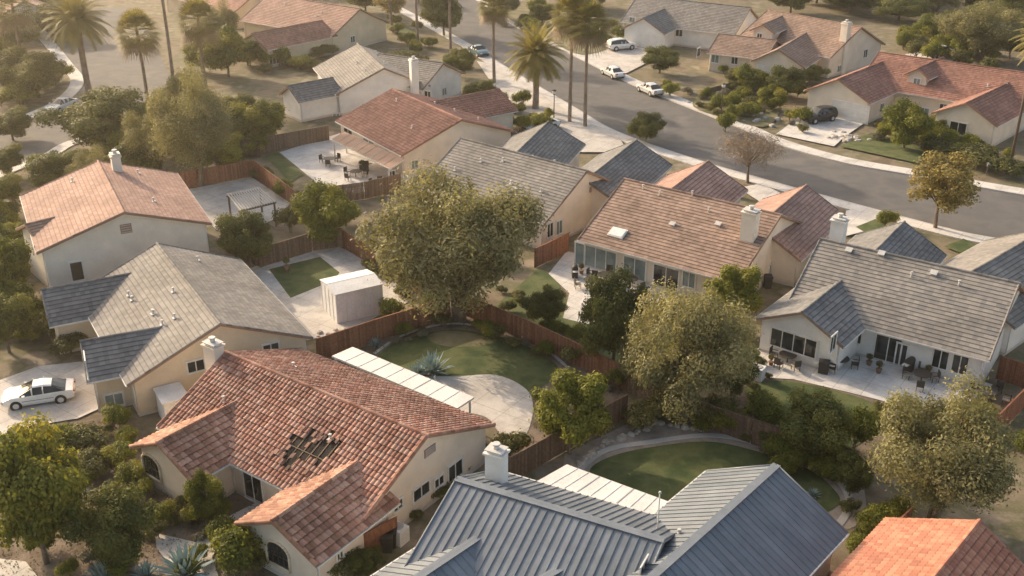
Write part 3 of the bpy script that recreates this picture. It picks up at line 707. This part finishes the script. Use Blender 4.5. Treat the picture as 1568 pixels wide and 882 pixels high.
for t in [('olive',705,490,250,255),('olive',1048,640,195,425),('broad',938,565,115,408),('citrus',1118,505,100,398),('olive',1425,800,215,590),
 ('citrus',873,695,122,560),('citrus',72,862,175,648),('broad',190,875,118,742),('citrus',15,462,100,345),('broad',15,540,90,440),('broad',384,408,88,322),('citrus',502,375,108,275),
 ('broad',835,498,66,438),('broad',1240,705,120,600),('bush',1165,655,80,600),('bush',1310,690,70,620),('broad',1300,760,60,690),
 ('broad',165,235,150,130),('citrus',178,250,70,190),('olive',305,285,135,105),('broad',88,290,95,225),('olive',245,270,100,150),('citrus',402,222,90,148),('citrus',350,118,90,35),
 ('broad',60,150,95,75),('broad',10,140,80,70),('broad',330,225,110,150),('broad',680,55,75,-12),('broad',705,118,52,70),('broad',735,160,60,118),('broad',988,218,58,170),('bare',1145,280,100,188),('autumn',1432,350,128,228),
 ('bush',1355,348,36,318),('citrus',1383,228,82,148),('broad',1205,150,60,100),('citrus',1148,142,52,95),('citrus',1180,168,48,128),('broad',1010,112,66,68),('citrus',1430,62,60,18),
 ('olive',1500,92,130,0),('broad',1300,20,90,-25),('broad',1375,32,90,-12),('broad',1545,90,60,30),('shrub',1490,250,90,215),('shrub',1440,235,60,210),('shrub',1535,268,60,238),
 ('broad',485,85,70,62),('shrub',520,110,60,88),('shrub',620,100,50,75),('broad',20,215,70,165),('broad',12,270,60,220),('broad',60,20,120,-30),
 ('broad',-5,330,90,260),('citrus',20,400,70,330),('olive',150,300,80,225),('shrub',445,355,42,312),('bush',180,655,55,618),('shrub',130,685,70,650),('shrub',110,540,60,505),('shrub',85,520,60,470),
 ('citrus',318,800,64,718),('bush',365,880,90,800),('shrub',520,878,90,835),('bush',665,485,50,435),('bush',600,495,46,452),('shrub',880,555,60,520),
 ('shrub',1020,640,80,600),('shrub',1090,650,60,600),('shrub',780,700,60,660),('shrub',980,655,60,620),('broad',1120,605,80,530),('olive',985,600,90,500),
 ('bush',1330,830,50,795),('bush',1320,850,60,815),('bush',1370,800,60,760),('broad',1568,500,60,430),('broad',560,20,60,-30),('broad',885,30,60,-10),('broad',1210,20,70,-30),
 ('bush',530,345,50,312),('broad',905,15,70,-30),('autumn',600,35,50,-15),('broad',1290,10,60,-20),
 ('olive',290,215,80,100),('broad',90,60,80,0),('broad',20,80,90,20),('citrus',310,110,60,50),('broad',380,100,60,55),('olive',340,70,60,0),('broad',220,270,90,200),('citrus',340,270,80,195),
 ('broad',1470,60,80,5),('broad',1240,130,50,95),('broad',1100,60,50,20),('broad',830,40,50,0),('olive',770,30,60,-30),('broad',1550,40,70,-20),('citrus',1450,205,60,165),
 ('broad',560,880,60,840),('broad',380,210,70,140),
 ('broad',880,10,70,-35),('olive',640,5,60,-40),('broad',440,20,50,-30),('broad',10,30,100,-40),('broad',1250,5,80,-45),('olive',1430,20,90,-40),('broad',1500,20,90,-30)]: tree(*t)
def scatter(pts,n,kinds,spread=1.0,smin=.5,smax=1.2):
    w=[P(u,v) for u,v in pts]
    for i in range(n):
        k=random.randrange(len(w)-1);p=w[k].lerp(w[k+1],random.random())+Vector((random.gauss(0,spread),random.gauss(0,spread),0))
        kd=random.choice(kinds);s=random.uniform(smin,smax);_,W,Hh=T[kd+'0'];plant(kd,p,W*s,Hh*s*random.uniform(.8,1.2))
scatter([(590,528),(690,495),(850,550),(930,595)],22,['shrub','sage','bush'],.4,.3,.7)
scatter([(960,620),(1150,680),(1300,735)],20,['shrub','sage','bush'],.6,.4,.9)
scatter([(210,790),(300,810),(350,780)],10,['sage','shrub'],1,.3,.6)
scatter([(20,870),(240,880),(360,860),(540,850)],18,['sage','shrub','bush'],1.2,.4,.8)
scatter([(175,680),(190,730),(240,800),(330,800)],26,['sage','shrub','bush'],.9,.25,.7)
scatter([(40,690),(100,685),(160,670)],12,['shrub','bush'],.6,.4,.8)
scatter([(120,720),(180,760)],10,['shrub','bush'],1.4,.5,1.0)
scatter([(1040,140),(1120,160),(1180,190)],36,['sage','shrub','bush'],3,.5,1.1)
scatter([(1120,120),(1190,150)],20,['sage','shrub','bush'],3,.5,1.1)
scatter([(1330,200),(1430,220),(1560,255)],34,['shrub','bush','sage'],2,.5,1.1)
scatter([(800,30),(900,70)],34,['sage','shrub','bush'],4,.6,1.3)
scatter([(780,150),(800,190),(870,215)],18,['shrub','bush'],1.5,.6,1.1)
scatter([(430,100),(560,110)],18,['shrub','bush'],1.5,.6,1.2)
scatter([(270,240),(400,230)],22,['shrub','bush'],1.5,.8,1.5)
scatter([(60,260),(240,270)],24,['shrub','bush'],1.6,.8,1.5)
scatter([(0,300),(30,420),(10,480),(50,520)],24,['shrub','bush'],1.2,.6,1.4)
scatter([(400,260),(450,310)],8,['shrub','bush'],.6,.4,.8)
scatter([(590,30),(700,110)],18,['shrub','bush'],2,.6,1.0)
scatter([(1400,70),(1560,100)],26,['shrub','bush'],4,.8,1.6)
scatter([(1150,560),(1145,600)],6,['shrub','sage'],.5,.3,.6)
scatter([(1340,650),(1420,665),(1520,660)],18,['shrub','bush'],1.2,.4,.9)
scatter([(1200,690),(1290,740)],14,['bush','shrub'],.8,.5,1.0)
scatter([(1310,780),(1330,850)],8,['bush','shrub'],.6,.4,.9)
scatter([(770,440),(830,500),(900,540)],12,['shrub','bush'],.6,.4,.8)
scatter([(560,410),(650,470)],10,['shrub'],.4,.4,.8)
scatter([(300,60),(420,110)],14,['shrub','bush'],2,.8,1.4)
scatter([(640,330),(760,400)],14,['shrub','bush'],1.5,.6,1.2)
scatter([(620,790),(700,720),(760,690)],10,['shrub','sage'],.4,.3,.6)
scatter([(20,170),(90,120)],12,['shrub','bush'],1.5,.8,1.5)
for i in range(120):
    X=Vector((random.uniform(-190,190),random.uniform(213,330),0));plant(random.choice(('broad','olive','citrus')),X,random.uniform(6,11),random.uniform(5,9))
for i in range(50):
    sgn=random.choice((-1,1));X=Vector((sgn*random.uniform(74,130),random.uniform(30,210),0))
    if sgn<0 or X.y>140 or X.y<85: plant(random.choice(('broad','olive','citrus')),X,random.uniform(5,9),random.uniform(4,8))
# palms
def palm_mesh(kind,h,R):
    V=[];Q=[];MI=[];UV=[]
    def quad(a,b,c,d,m,r):
        n=len(V);V.extend([tuple(a),tuple(b),tuple(c),tuple(d)]);Q.append((n,n+1,n+2,n+3));MI.append(m);UV.append([(r,.5)]*4)
    top=Vector((0,0,h));nf=80 if kind=='date' else 66
    for i in range(nf):
        az=i*2.39996+random.uniform(-.2,.2);k=i/nf
        el=math.radians(80-k*(105 if kind=='date' else 125));d=Vector((math.cos(az)*math.cos(el),math.sin(az)*math.cos(el),math.sin(el)))
        side=Vector((-math.sin(az),math.cos(az),0));r=random.random();dead=(kind=='fan' and k>.8)
        m=1 if dead else 0
        if kind=='date':
            pts=[];p=top.copy();dd=d.copy();L=R*random.uniform(.95,1.15);n=14
            for j in range(n+1): pts.append(p.copy());p=p+dd*(L/n);dd=(dd+Vector((0,0,-.095))).normalized()
            for j in range(n):
                a,b=pts[j],pts[j+1];quad(a-side*.03,a+side*.03,b+side*.02,b-side*.02,0,r*.5)
                t=(j+.5)/n;ll=.8*math.sin(math.pi*min(1,t*.85+.12))+.14
                for q in range(3):
                    c=a.lerp(b,q/3);f=(b-a).normalized();w_=f*.05
                    for s in(-1,1):
                        tip=c+side*s*ll*.8+f*ll*.55-UP*ll*.25
                        quad(c-w_,c+w_,tip+w_*.3,tip-w_*.3,0,r*.6+random.random()*.4)
        else:
            st=R*.5;base=top+Vector((0,0,-.02*i*.5));hub=base+d*st-Vector((0,0,.12*st));quad(base-side*.03,base+side*.03,hub+side*.02,hub-side*.02,m,r)
            upv=side.cross(d).normalized()
            for q in range(13):
                a=math.radians(-78+q*13);dr=(d*math.cos(a)+side*math.sin(a)).normalized();ll=R*.62*(.75+.25*math.cos(a))
                tip=hub+dr*ll-UP*(.25*ll+(.3*ll if dead else 0));mid=hub+dr*ll*.5+upv*.03;w_=dr.cross(upv)*.085
                quad(hub,mid+w_,tip,mid-w_,m,r*.6+random.random()*.4)
    tb=MB();n=10 if kind=='fan' else 7;r0=.24 if kind=='fan' else .42;r1=.16 if kind=='fan' else .36
    bend=Vector((random.uniform(-.3,.3),random.uniform(-.3,.3),0))
    for j in range(n):
        t0,t1=j/n,(j+1)/n;f=lambda t: Vector((0,0,-.1))*(1-t)+Vector((0,0,h-.05))*t+bend*math.sin(math.pi*t)*.6
        ra=r0+(r1-r0)*t0;rb=r0+(r1-r0)*t1;tb.tube(f(t0),f(t1),ra*1.05,rb,9,M['palm_bark'],cap=False)
    if kind=='date':
        tb.tube((0,0,h-1.0),(0,0,h-.1),.4,.62,9,M['palm_bark'],cap=False);tb.tube((0,0,h-.1),(0,0,h+.3),.62,.25,9,M['palm_bark'],cap=False)
    tv=np.array(tb.v);tf=np.array(tb.f);b0=len(V)
    return mesh_np(kind+'_palm',np.concatenate([np.array(V),tv]),np.concatenate([np.array(Q),tf+b0]),[L_['palm'],L_['dead'],M['palm_bark']],MI+[2]*len(tf),np.concatenate([np.array(UV),np.zeros((len(tf),4,2))]))
def palm(kind,u,v,vc,rpx):
    X=P(u,v);h=zfor(X.y,vc);R=rpx/scl(X+UP*h)
    me=palm_mesh(kind,h,max(1.2,R));link('date_palm_tree' if kind=='date' else 'fan_palm_tree',me,loc=(X.x,X.y,0),rot=random.uniform(0,6))
for p in [('date',138,150,32,55),('date',820,168,85,52),('fan',232,200,45,38),('fan',270,165,-60,36),('fan',318,150,28,38),('fan',757,128,5,28),('fan',872,188,18,38),('fan',896,195,32,40),('fan',690,75,-40,26),('fan',641,70,-50,26),('fan',42,130,8,36),('fan',12,100,-30,34),('fan',600,40,-60,26),('date',1590,170,60,60)]: palm(*p)
# agaves
def agave(u,v,R,n=46):
    X=P(u,v);V=[];Q=[];UV=[]
    for i in range(n):
        az=i*2.39996;k=i/n;el=math.radians(82-k*72);L=R*random.uniform(.85,1.1);side=Vector((-math.sin(az),math.cos(az),0));r=random.random()
        p=Vector((math.cos(az)*.06,math.sin(az)*.06,.05));d=Vector((math.cos(az)*math.cos(el),math.sin(az)*math.cos(el),math.sin(el)));ws=[.06,.085,.07,.04,.004]
        pts=[]
        for j in range(5): pts.append((p.copy(),ws[j]*R));p=p+d*L/4.2;d=(d+Vector((0,0,-.06))).normalized()
        for j in range(4):
            (a,wa),(b_,wb)=pts[j],pts[j+1]
            for s in(-1,1):
                n0=len(V);V.extend([a,b_,b_+side*s*wb+UP*wb*.5,a+side*s*wa+UP*wa*.5]);Q.append((n0,n0+1,n0+2,n0+3));UV.append([(r,random.random())]*4)
    link('agave_plant',mesh_np('agave',np.array([tuple(x) for x in V]),Q,[L_['agave']],uv=np.array(UV)),loc=(X.x,X.y,0),rot=random.random())
agave(662,572,1.7);agave(640,575,1.0);agave(285,885,2.0);agave(160,890,1.3);agave(225,885,1.0);agave(575,530,.7);agave(885,548,.6);agave(1245,760,.5)
# rocks
def rocks(pts,n,s0,s1,spread,name='garden_rocks'):
    w=[P(u,v) for u,v in pts];mb=MB()
    for i in range(n):
        t=(i+.5)/n*(len(w)-1);k=min(int(t),len(w)-2);p=w[k].lerp(w[k+1],t-k)+Vector((random.gauss(0,spread),random.gauss(0,spread),0));s=random.uniform(s0,s1)
        ring=[];N_=7
        for z,r in((0,1),(.45,.95),(.8,.55)): ring.append([p+Vector((math.cos(6.283*j/N_)*s*r*random.uniform(.8,1.15),math.sin(6.283*j/N_)*s*r*random.uniform(.8,1.15),z*s*random.uniform(.9,1.1))) for j in range(N_)])
        for a in range(2):
            for j in range(N_): mb.face([ring[a][j],ring[a][(j+1)%N_],ring[a+1][(j+1)%N_],ring[a+1][j]],M['rock'])
        mb.face(ring[2],M['rock'])
    mb.obj(name)
rocks([(885,712),(930,680),(985,660),(1000,648),(1080,660)],26,.15,.35,.08)
rocks([(170,700),(195,740),(210,780),(240,800)],16,.1,.28,.8)
rocks([(1150,660),(1280,720)],18,.1,.3,.3);rocks([(1275,210),(1310,215)],30,.2,.5,.8);rocks([(490,515),(540,510)],14,.12,.3,.3);rocks([(1080,150),(1170,185)],30,.2,.5,2)
def litter(name,polys,n,leaf,a,b,hmax):
    C=[]
    for poly in polys:
        w=[P(u,v) for u,v in poly];xs=[p.x for p in w];ys=[p.y for p in w]
        A=(max(xs)-min(xs))*(max(ys)-min(ys));k=int(n*A)
        pts=np.stack([rng.uniform(min(xs),max(xs),k),rng.uniform(min(ys),max(ys),k)],1);ins=np.zeros(k,bool)
        for i in range(len(w)):
            p,q=w[i],w[(i+1)%len(w)];cond=(p.y>pts[:,1])!=(q.y>pts[:,1]);xi=(q.x-p.x)*(pts[:,1]-p.y)/((q.y-p.y) or 1e-9)+p.x;ins^=cond&(pts[:,0]<xi)
        pts=pts[ins];C.append(np.concatenate([pts,rng.uniform(.07,.07+hmax,(len(pts),1))],1))
    C=np.concatenate(C);Nr=rng.normal(size=C.shape)*.5+np.array([0,0,1.])
    V=leaf_quads(C,Nr,a,b).reshape(-1,3);Q=np.arange(len(V)).reshape(-1,4);uv=np.stack([np.repeat(rng.random(len(C))[:,None],4,1)]*2,-1)
    link(name,mesh_np(name,V,Q,[L_[leaf]],uv=uv))
litter('ground_cover',[[(150,640),(360,700),(560,850),(590,900),(-60,900),(-60,690)],[(480,545),(700,470),(850,530),(960,590),(900,660),(820,690),(870,570),(690,500),(575,545)]],14,'shrub',.07,.04,.08)
litter('fallen_leaves',[[(1100,660),(1145,620),(1300,690),(1500,660),(1520,760),(1310,720)],[(250,220),(400,235),(300,290),(40,300),(30,250)],[(1040,150),(1130,110),(1250,180),(1170,200)]],5,'autumn',.1,.06,.1)
# ---------- vehicles ----------
def car(u,v,u2,v2,paint,kind='sedan'):
    X=P(u,v);Y=P(u2,v2);yaw=math.atan2(Y.y-X.y,Y.x-X.x);pm=M[paint]
    L,Wd=(4.7,.92) if kind=='sedan' else (4.8,.97)
    if kind=='sedan':
        st=[(-2.35,.62,.62,.74,.72,.45),(-2.25,.9,.9,.84,.76,.35),(-1.8,.97,.97,.9,.74,.25),(-.95,1.36,.97,.92,.6,.25),(-.4,1.44,.96,.92,.6,.25),(.25,1.42,.95,.92,.6,.25),(1.1,1.0,.94,.92,.76,.25),(1.75,.9,.9,.9,.74,.25),(2.2,.74,.74,.82,.7,.32),(2.37,.58,.58,.66,.6,.42)]
    else:
        st=[(-2.35,.8,.8,.8,.76,.5),(-2.28,1.15,1.05,.88,.8,.4),(-2.05,1.6,1.08,.94,.7,.35),(-1.2,1.72,1.06,.96,.7,.3),(-.5,1.74,1.05,.96,.7,.3),(.3,1.7,1.04,.96,.7,.3),(.95,1.15,1.04,.96,.78,.3),(1.7,1.05,1.03,.94,.78,.3),(2.2,.88,.88,.86,.74,.38),(2.4,.65,.65,.72,.66,.48)]
    mb=MB();secs=[]
    for x,zt,zs,w,wt,zb in st:
        r=[(w*.92,zb),(w,zb+.18),(w,zs-.12),(w*.96,zs),(wt,zt-.05 if zt>zs+.1 else zt+.0),(wt*.8,zt+.015),(0,zt+.03)]
        secs.append([Vector((x,a,z)) for a,z in r]+[Vector((x,-a,z)) for a,z in reversed(r[:-1])])
    n=len(secs[0])
    for i in range(len(secs)-1):
        cab=st[i][1]>st[i][2]+.2;cab2=st[i+1][1]>st[i+1][2]+.2
        for j in range(n-1):
            g=False
            if cab and cab2 and j in(3,8): g=True
            if (cab!=cab2) and j in(3,4,5,6,7,8): g=True
            mb.face([secs[i][j],secs[i+1][j],secs[i+1][j+1],secs[i][j+1]],M['glass'] if g else pm,sm=not g)
        mb.face([secs[i][0],secs[i][n-1],secs[i+1][n-1],secs[i+1][0]],M['black'])
    mb.face(secs[0],pm);mb.face(secs[-1][::-1],pm)
    o=empty('parked_car' if kind=='sedan' else 'parked_suv',(X.x,X.y,.03),yaw)
    mb.obj('body',o)
    d=MB()
    for x in(-.4,.3): 
        for s in(-1,1): d.box((x,s*.78,1.18),(1,0,0),(0,1,-.3*s),UP,.03,.16,.2,pm)
    for s in(-1,1):
        d.box((2.22,s*.6,.68),(1,0,0),(0,1,0),UP,.09,.17,.06,M['lamp']);d.box((-2.3,s*.62,.82),(1,0,0),(0,1,0),UP,.06,.17,.07,M['tail']);d.box((.85,s*1.0,1.0),(1,0,0),(0,1,0),UP,.09,.09,.06,pm)
        d.box((0,s*(Wd+.005),.6),(1,0,0),(0,1,0),UP,1.0,.008,.015,M['black'])
    d.box((2.33,0,.5),(1,0,0),(0,1,0),UP,.05,.45,.08,M['black']);d.obj('trim',o)
    wr=.33 if kind=='sedan' else .37
    for i,(x,s) in enumerate([(1.42,1),(1.42,-1),(-1.4,1),(-1.4,-1)]):
        w_=MB();w_.tube((x,s*(Wd-.2),wr),(x,s*(Wd+.012),wr),wr+.05,wr+.05,20,M['black']);w_.tube((x,s*(Wd-.2),wr),(x,s*(Wd+.025),wr),wr,wr,20,M['black']);w_.tube((x,s*(Wd+.025),wr),(x,s*(Wd+.04),wr),wr*.62,wr*.55,14,M['metal'])
        w_.obj('wheel_%d'%(i+1),o)
    return o
car(62,614,9,622,'car_w');car(995,143,970,132,'car_w');car(938,117,915,106,'car_w');car(951,77,980,74,'car_w','suv').location.z=.16;car(733,84,755,95,'car_b')
car(1253,187,1225,192,'car_k','suv').location.z=.16;car(828,200,800,205,'car_s').location.z=.18;car(1440,88,1470,84,'car_w','suv').location.z=.16;car(95,168,70,178,'car_w')
# ---------- shed, pergola, furniture ----------
def shed(u,v,a,b,h,yaw):
    X=P(u,v);mb=MB();m=M['shed'];hx,hy=a/2,b/2
    pr=[(-hy,0),(-hy,h*.9),(0,h),(hy,h*.9),(hy,0)]
    for i in range(4):
        p,q=pr[i],pr[i+1];mb.face([(-hx,p[0],p[1]),(hx,p[0],p[1]),(hx,q[0],q[1]),(-hx,q[0],q[1])],m)
    mb.face([(-hx,y,z) for y,z in pr][::-1],m);mb.face([(hx,y,z) for y,z in pr],m)
    for sgn in(-1,1):
        mb.box((0,sgn*hy/2,h*.95+.04),(1,0,0),Vector((0,hy,-sgn*h*.1)).normalized(),Vector((0,sgn*h*.1,hy)).normalized(),hx+.08,hy/2+.06,.03,m)
    for i in range(6): 
        x=-hx+.05+(a-.1)*i/5
        for y in(-hy-.015,hy+.015): mb.box((x,y,h*.43),(1,0,0),(0,1,0),UP,.02,.014,h*.43,M['trim'])
    for i in range(5):
        y=-hy+.05+(b-.1)*i/4
        for x in(-hx-.015,hx+.015): mb.box((x,y,h*.43),(1,0,0),(0,1,0),UP,.014,.02,h*.43,M['trim'])
    mb.box((hx+.03,0,1.0),(1,0,0),(0,1,0),UP,.02,.75,.98,M['trim']);mb.box((hx+.055,0,1.0),(1,0,0),(0,1,0),UP,.01,.015,.96,M['trim_g'])
    o=mb.obj('storage_shed');o.location=X;o.rotation_euler=(0,0,yaw)
shed(541,476,3.9,3.2,2.8,math.radians(30))
def pergola(px,z):
    w=[P(u,v,z) for u,v in px];mb=MB()
    for p in w: mb.box((p.x,p.y,z/2),(1,0,0),(0,1,0),UP,.08,.08,z/2,M['batten'])
    for a,b in((0,1),(3,2)):
        A,B=w[a],w[b];d=(B-A);L=d.length;d.normalize();mb.box((A+B)/2+UP*.1,d,Vector((-d.y,d.x,0)),UP,L/2+.2,.05,.09,M['batten'])
    for i in range(14):
        A=w[0].lerp(w[1],i/13);B=w[3].lerp(w[2],i/13);d=(B-A);L=d.length;d.normalize();mb.box((A+B)/2+UP*.26,d,Vector((-d.y,d.x,0)),UP,L/2+.3,.05,.06,M['trim_g'])
    mb.obj('garden_pergola')
pergola([(350,302),(398,292),(420,312),(368,325)],2.3)
def patio_set(u,v,m='patio_d',n=4):
    X=P(u,v);e=empty('patio_dining_set',X,random.random()*3);mb=MB();mm=M[m]
    mb.tube((0,0,.7),(0,0,.74),.65,.65,16,mm);mb.tube((0,0,0),(0,0,.7),.05,.05,6,mm);mb.tube((0,0,.02),(0,0,.05),.3,.3,10,mm);mb.obj('table',e)
    for i in range(n):
        a=6.283*i/n+.3+random.uniform(-.25,.25);c=MB()
        for x in(-.22,.22):
            for y in(-.22,.22): c.abox(x-.02,y-.02,0.02,x+.02,y+.02,.42,mm)
        c.abox(-.26,-.26,.42,.26,.26,.47,M['cushion'] if i%2 else mm);c.abox(.22,-.26,.47,.27,.26,.95,mm)
        for y in(-.25,.25): c.abox(-.2,y-.02,.62,.22,y+.02,.66,mm)
        rr=random.uniform(.9,1.35);c.obj('chair_%d'%(i+1),e,loc=(math.cos(a)*rr,math.sin(a)*rr,0),rot=a)
for i,p in enumerate(((505,252),(545,272),(585,290),(905,440),(925,432),(1205,556),(1285,562),(1410,585),(1510,612),(965,438))): patio_set(*p,n=3+i%3)
def pot(u,v,s=1):
    X=P(u,v);e=empty('potted_plant',X);mb=MB();mb.tube((0,0,.03),(0,0,.45*s),.18*s,.26*s,12,M['pot']);mb.tube((0,0,.45*s),(0,0,.5*s),.29*s,.29*s,12,M['pot']);mb.obj('pot',e)
    me,W,Hh=T['shrub%d'%random.randrange(3)];o=link('foliage',me,e,loc=(0,0,.45*s),scale=(.32*s,.32*s,.6*s))
for p in((1180,560),(1330,560),(1345,572),(890,420),(1030,448),(440,415),(555,262),(400,765),(1420,578)): pot(*p,random.uniform(.7,1.1))
def grill(u,v):
    X=P(u,v);mb=MB();mm=M['patio_d'];mb.abox(-.35,-.25,.1,.35,.25,.85,mm);mb.tube((-.38,0,.92),(.38,0,.92),.26,.26,12,mm);mb.abox(.36,-.22,.8,.75,.22,.84,M['metal']);mb.abox(-.75,-.22,.8,-.36,.22,.84,M['metal'])
    for x in(-.3,.3): mb.abox(x-.03,-.2,0,x+.03,.2,.1,M['black'])
    o=mb.obj('barbecue_grill');o.location=X;o.rotation_euler=(0,0,random.random()*3)
for p in((560,262),(1260,572),(880,425),(1390,570)): grill(*p)
def acunit(u,v,s=1):
    X=P(u,v);mb=MB();mb.abox(-.5*s,-.4*s,0,.5*s,.4*s,1.0*s,M['shed']);mb.tube((0,0,1.0*s),(0,0,1.04*s),.35*s,.35*s,16,M['trim_g'])
    for i in range(8): mb.abox(-.51*s,-.35*s,.12*s+i*.1*s,.51*s,.35*s,.15*s+i*.1*s,M['metal'])
    o=mb.obj('air_conditioner');o.location=X;o.rotation_euler=(0,0,-.6)
acunit(1158,580);acunit(610,828);acunit(1120,300)
X=P(268,640);mb=MB();mb.abox(-1.1,-.8,0,1.1,.8,1.9,M['shed']);mb.abox(-1.2,-.9,1.905,1.2,.9,1.97,M['trim']);mb.abox(-.9,-.83,.1,-.02,-.81,1.8,M['trim']);mb.abox(.02,-.83,.1,.9,-.81,1.8,M['trim']);o=mb.obj('garden_cabinet');o.location=X;o.rotation_euler=(0,0,-1.03)
def bins(u,v):
    X=P(u,v);mb=MB();m=M['frame_d'];mb.face([(-.25,-.3,0),(.25,-.3,0),(.3,-.35,1),(-.3,-.35,1)],m);mb.face([(.25,.3,0),(-.25,.3,0),(-.3,.35,1),(.3,.35,1)],m);mb.face([(.25,-.3,0),(.25,.3,0),(.3,.35,1),(.3,-.35,1)],m);mb.face([(-.25,.3,0),(-.25,-.3,0),(-.3,-.35,1),(-.3,.35,1)],m)
    mb.box((0,0,1.04),(1,0,0),(0,1,0),UP,.33,.4,.04,m);mb.tube((-.3,.36,.12),(-.24,.36,.12),.12,.12,10,M['black']);mb.tube((.24,.36,.12),(.3,.36,.12),.12,.12,10,M['black'])
    o=mb.obj('wheelie_bin');o.location=X
for p in((600,835),(594,842),(1175,440)): bins(*p)
X=P(1545,262);h=zfor(X.y,60);mb=MB();mb.tube((0,0,0),(0,0,h),.17,.12,10,M['pole']);mb.box((0,0,h-.8),(.8,.6,0),(-.6,.8,0),UP,1.2,.06,.07,M['pole']);mb.box((0,0,h-1.8),(.8,.6,0),(-.6,.8,0),UP,.9,.06,.07,M['pole'])
for s in(-1,-.4,.4,1): mb.tube((.8*s,.6*s,h-.73),(.8*s,.6*s,h-.5),.05,.04,6,M['metal'])
o=mb.obj('utility_pole');o.location=X
def street_lamp(u,v,top):
    X=P(u,v);h=zfor(X.y,top);mb=MB();mb.tube((0,0,0),(0,0,h),.08,.05,8,M['pole']);mb.tube((0,0,h),(0,0,h+.12),.12,.2,10,M['pole']);mb.tube((0,0,h+.12),(0,0,h+.5),.2,.24,10,M['shed']);mb.tube((0,0,h+.5),(0,0,h+.65),.3,.05,10,M['pole'])
    mb.tube((0,0,0),(0,0,.5),.15,.12,8,M['pole']);o=mb.obj('street_lamp');o.location=X
street_lamp(848,188,145);street_lamp(1103,190,135)
X=P(1510,268);mb=MB();mb.box((0,0,.55),(1,0,0),(0,1,0),UP,.05,.05,.55,M['batten']);mb.box((0,0,1.15),(1,0,0),(0,1,0),UP,.14,.24,.1,M['metal']);mb.tube((0,-.24,1.25),(0,.24,1.25),.14,.14,10,M['metal']);o=mb.obj('mailbox');o.location=X
# ---------- light ----------
az=math.atan2(-.74,.67);el=math.radians(23)
sd=Vector((math.sin(az)*math.cos(el),math.cos(az)*math.cos(el),math.sin(el)))
w=bpy.data.worlds.new('World');SC.world=w;w.use_nodes=True;nt=w.node_tree;bg=nt.nodes['Background']
sk=nt.nodes.new('ShaderNodeTexSky');sk.sky_type='NISHITA';sk.sun_disc=False;sk.sun_elevation=el;sk.sun_rotation=az;sk.dust_density=4.0;sk.air_density=1.0
nt.links.new(mul(nt,sk.outputs[0],ramp(nt,sk.outputs[0],[(1,.91,.79),(1,.91,.79)])),bg.inputs[0]);bg.inputs[1].default_value=.29
l=bpy.data.lights.new('sun','SUN');l.energy=5.0;l.angle=math.radians(.7);l.color=(1,.8,.57);lo=bpy.data.objects.new('sun',l);COL.objects.link(lo);lo.rotation_euler=(-sd).to_track_quat('-Z','Y').to_euler()
# haze in the air (real scattering volume)
HAZE=.0005
if HAZE:
    me=bpy.data.meshes.new('haze');x0,x1,y0,y1,z0,z1=-260,260,-30,420,-1,50
    v=[(x,y,z) for x in(x0,x1) for y in(y0,y1) for z in(z0,z1)];me.from_pydata(v,[],[(0,1,3,2),(4,6,7,5),(0,4,5,1),(2,3,7,6),(0,2,6,4),(1,5,7,3)])
    m=bpy.data.materials.new('haze_air');m.use_nodes=True;nt=m.node_tree;nt.nodes.remove(nt.nodes['Principled BSDF'])
    vs=nt.nodes.new('ShaderNodeVolumeScatter');vs.inputs['Density'].default_value=HAZE;vs.inputs['Anisotropy'].default_value=.76;vs.inputs['Color'].default_value=(1,.93,.82,1);nt.links.new(vs.outputs[0],nt.nodes['Material Output'].inputs['Volume'])
    me.materials.append(m);link('haze',me)
SC.view_settings.view_transform='Standard';SC.view_settings.look='None';SC.view_settings.exposure=0
c=bpy.data.cameras.new('camera');co=bpy.data.objects.new('camera',c);COL.objects.link(co);co.location=(0,0,CH);co.rotation_euler=(math.pi/2-PIT,0,0);c.sensor_width=36;c.lens=F/1568*36;c.clip_end=5000;SC.camera=co
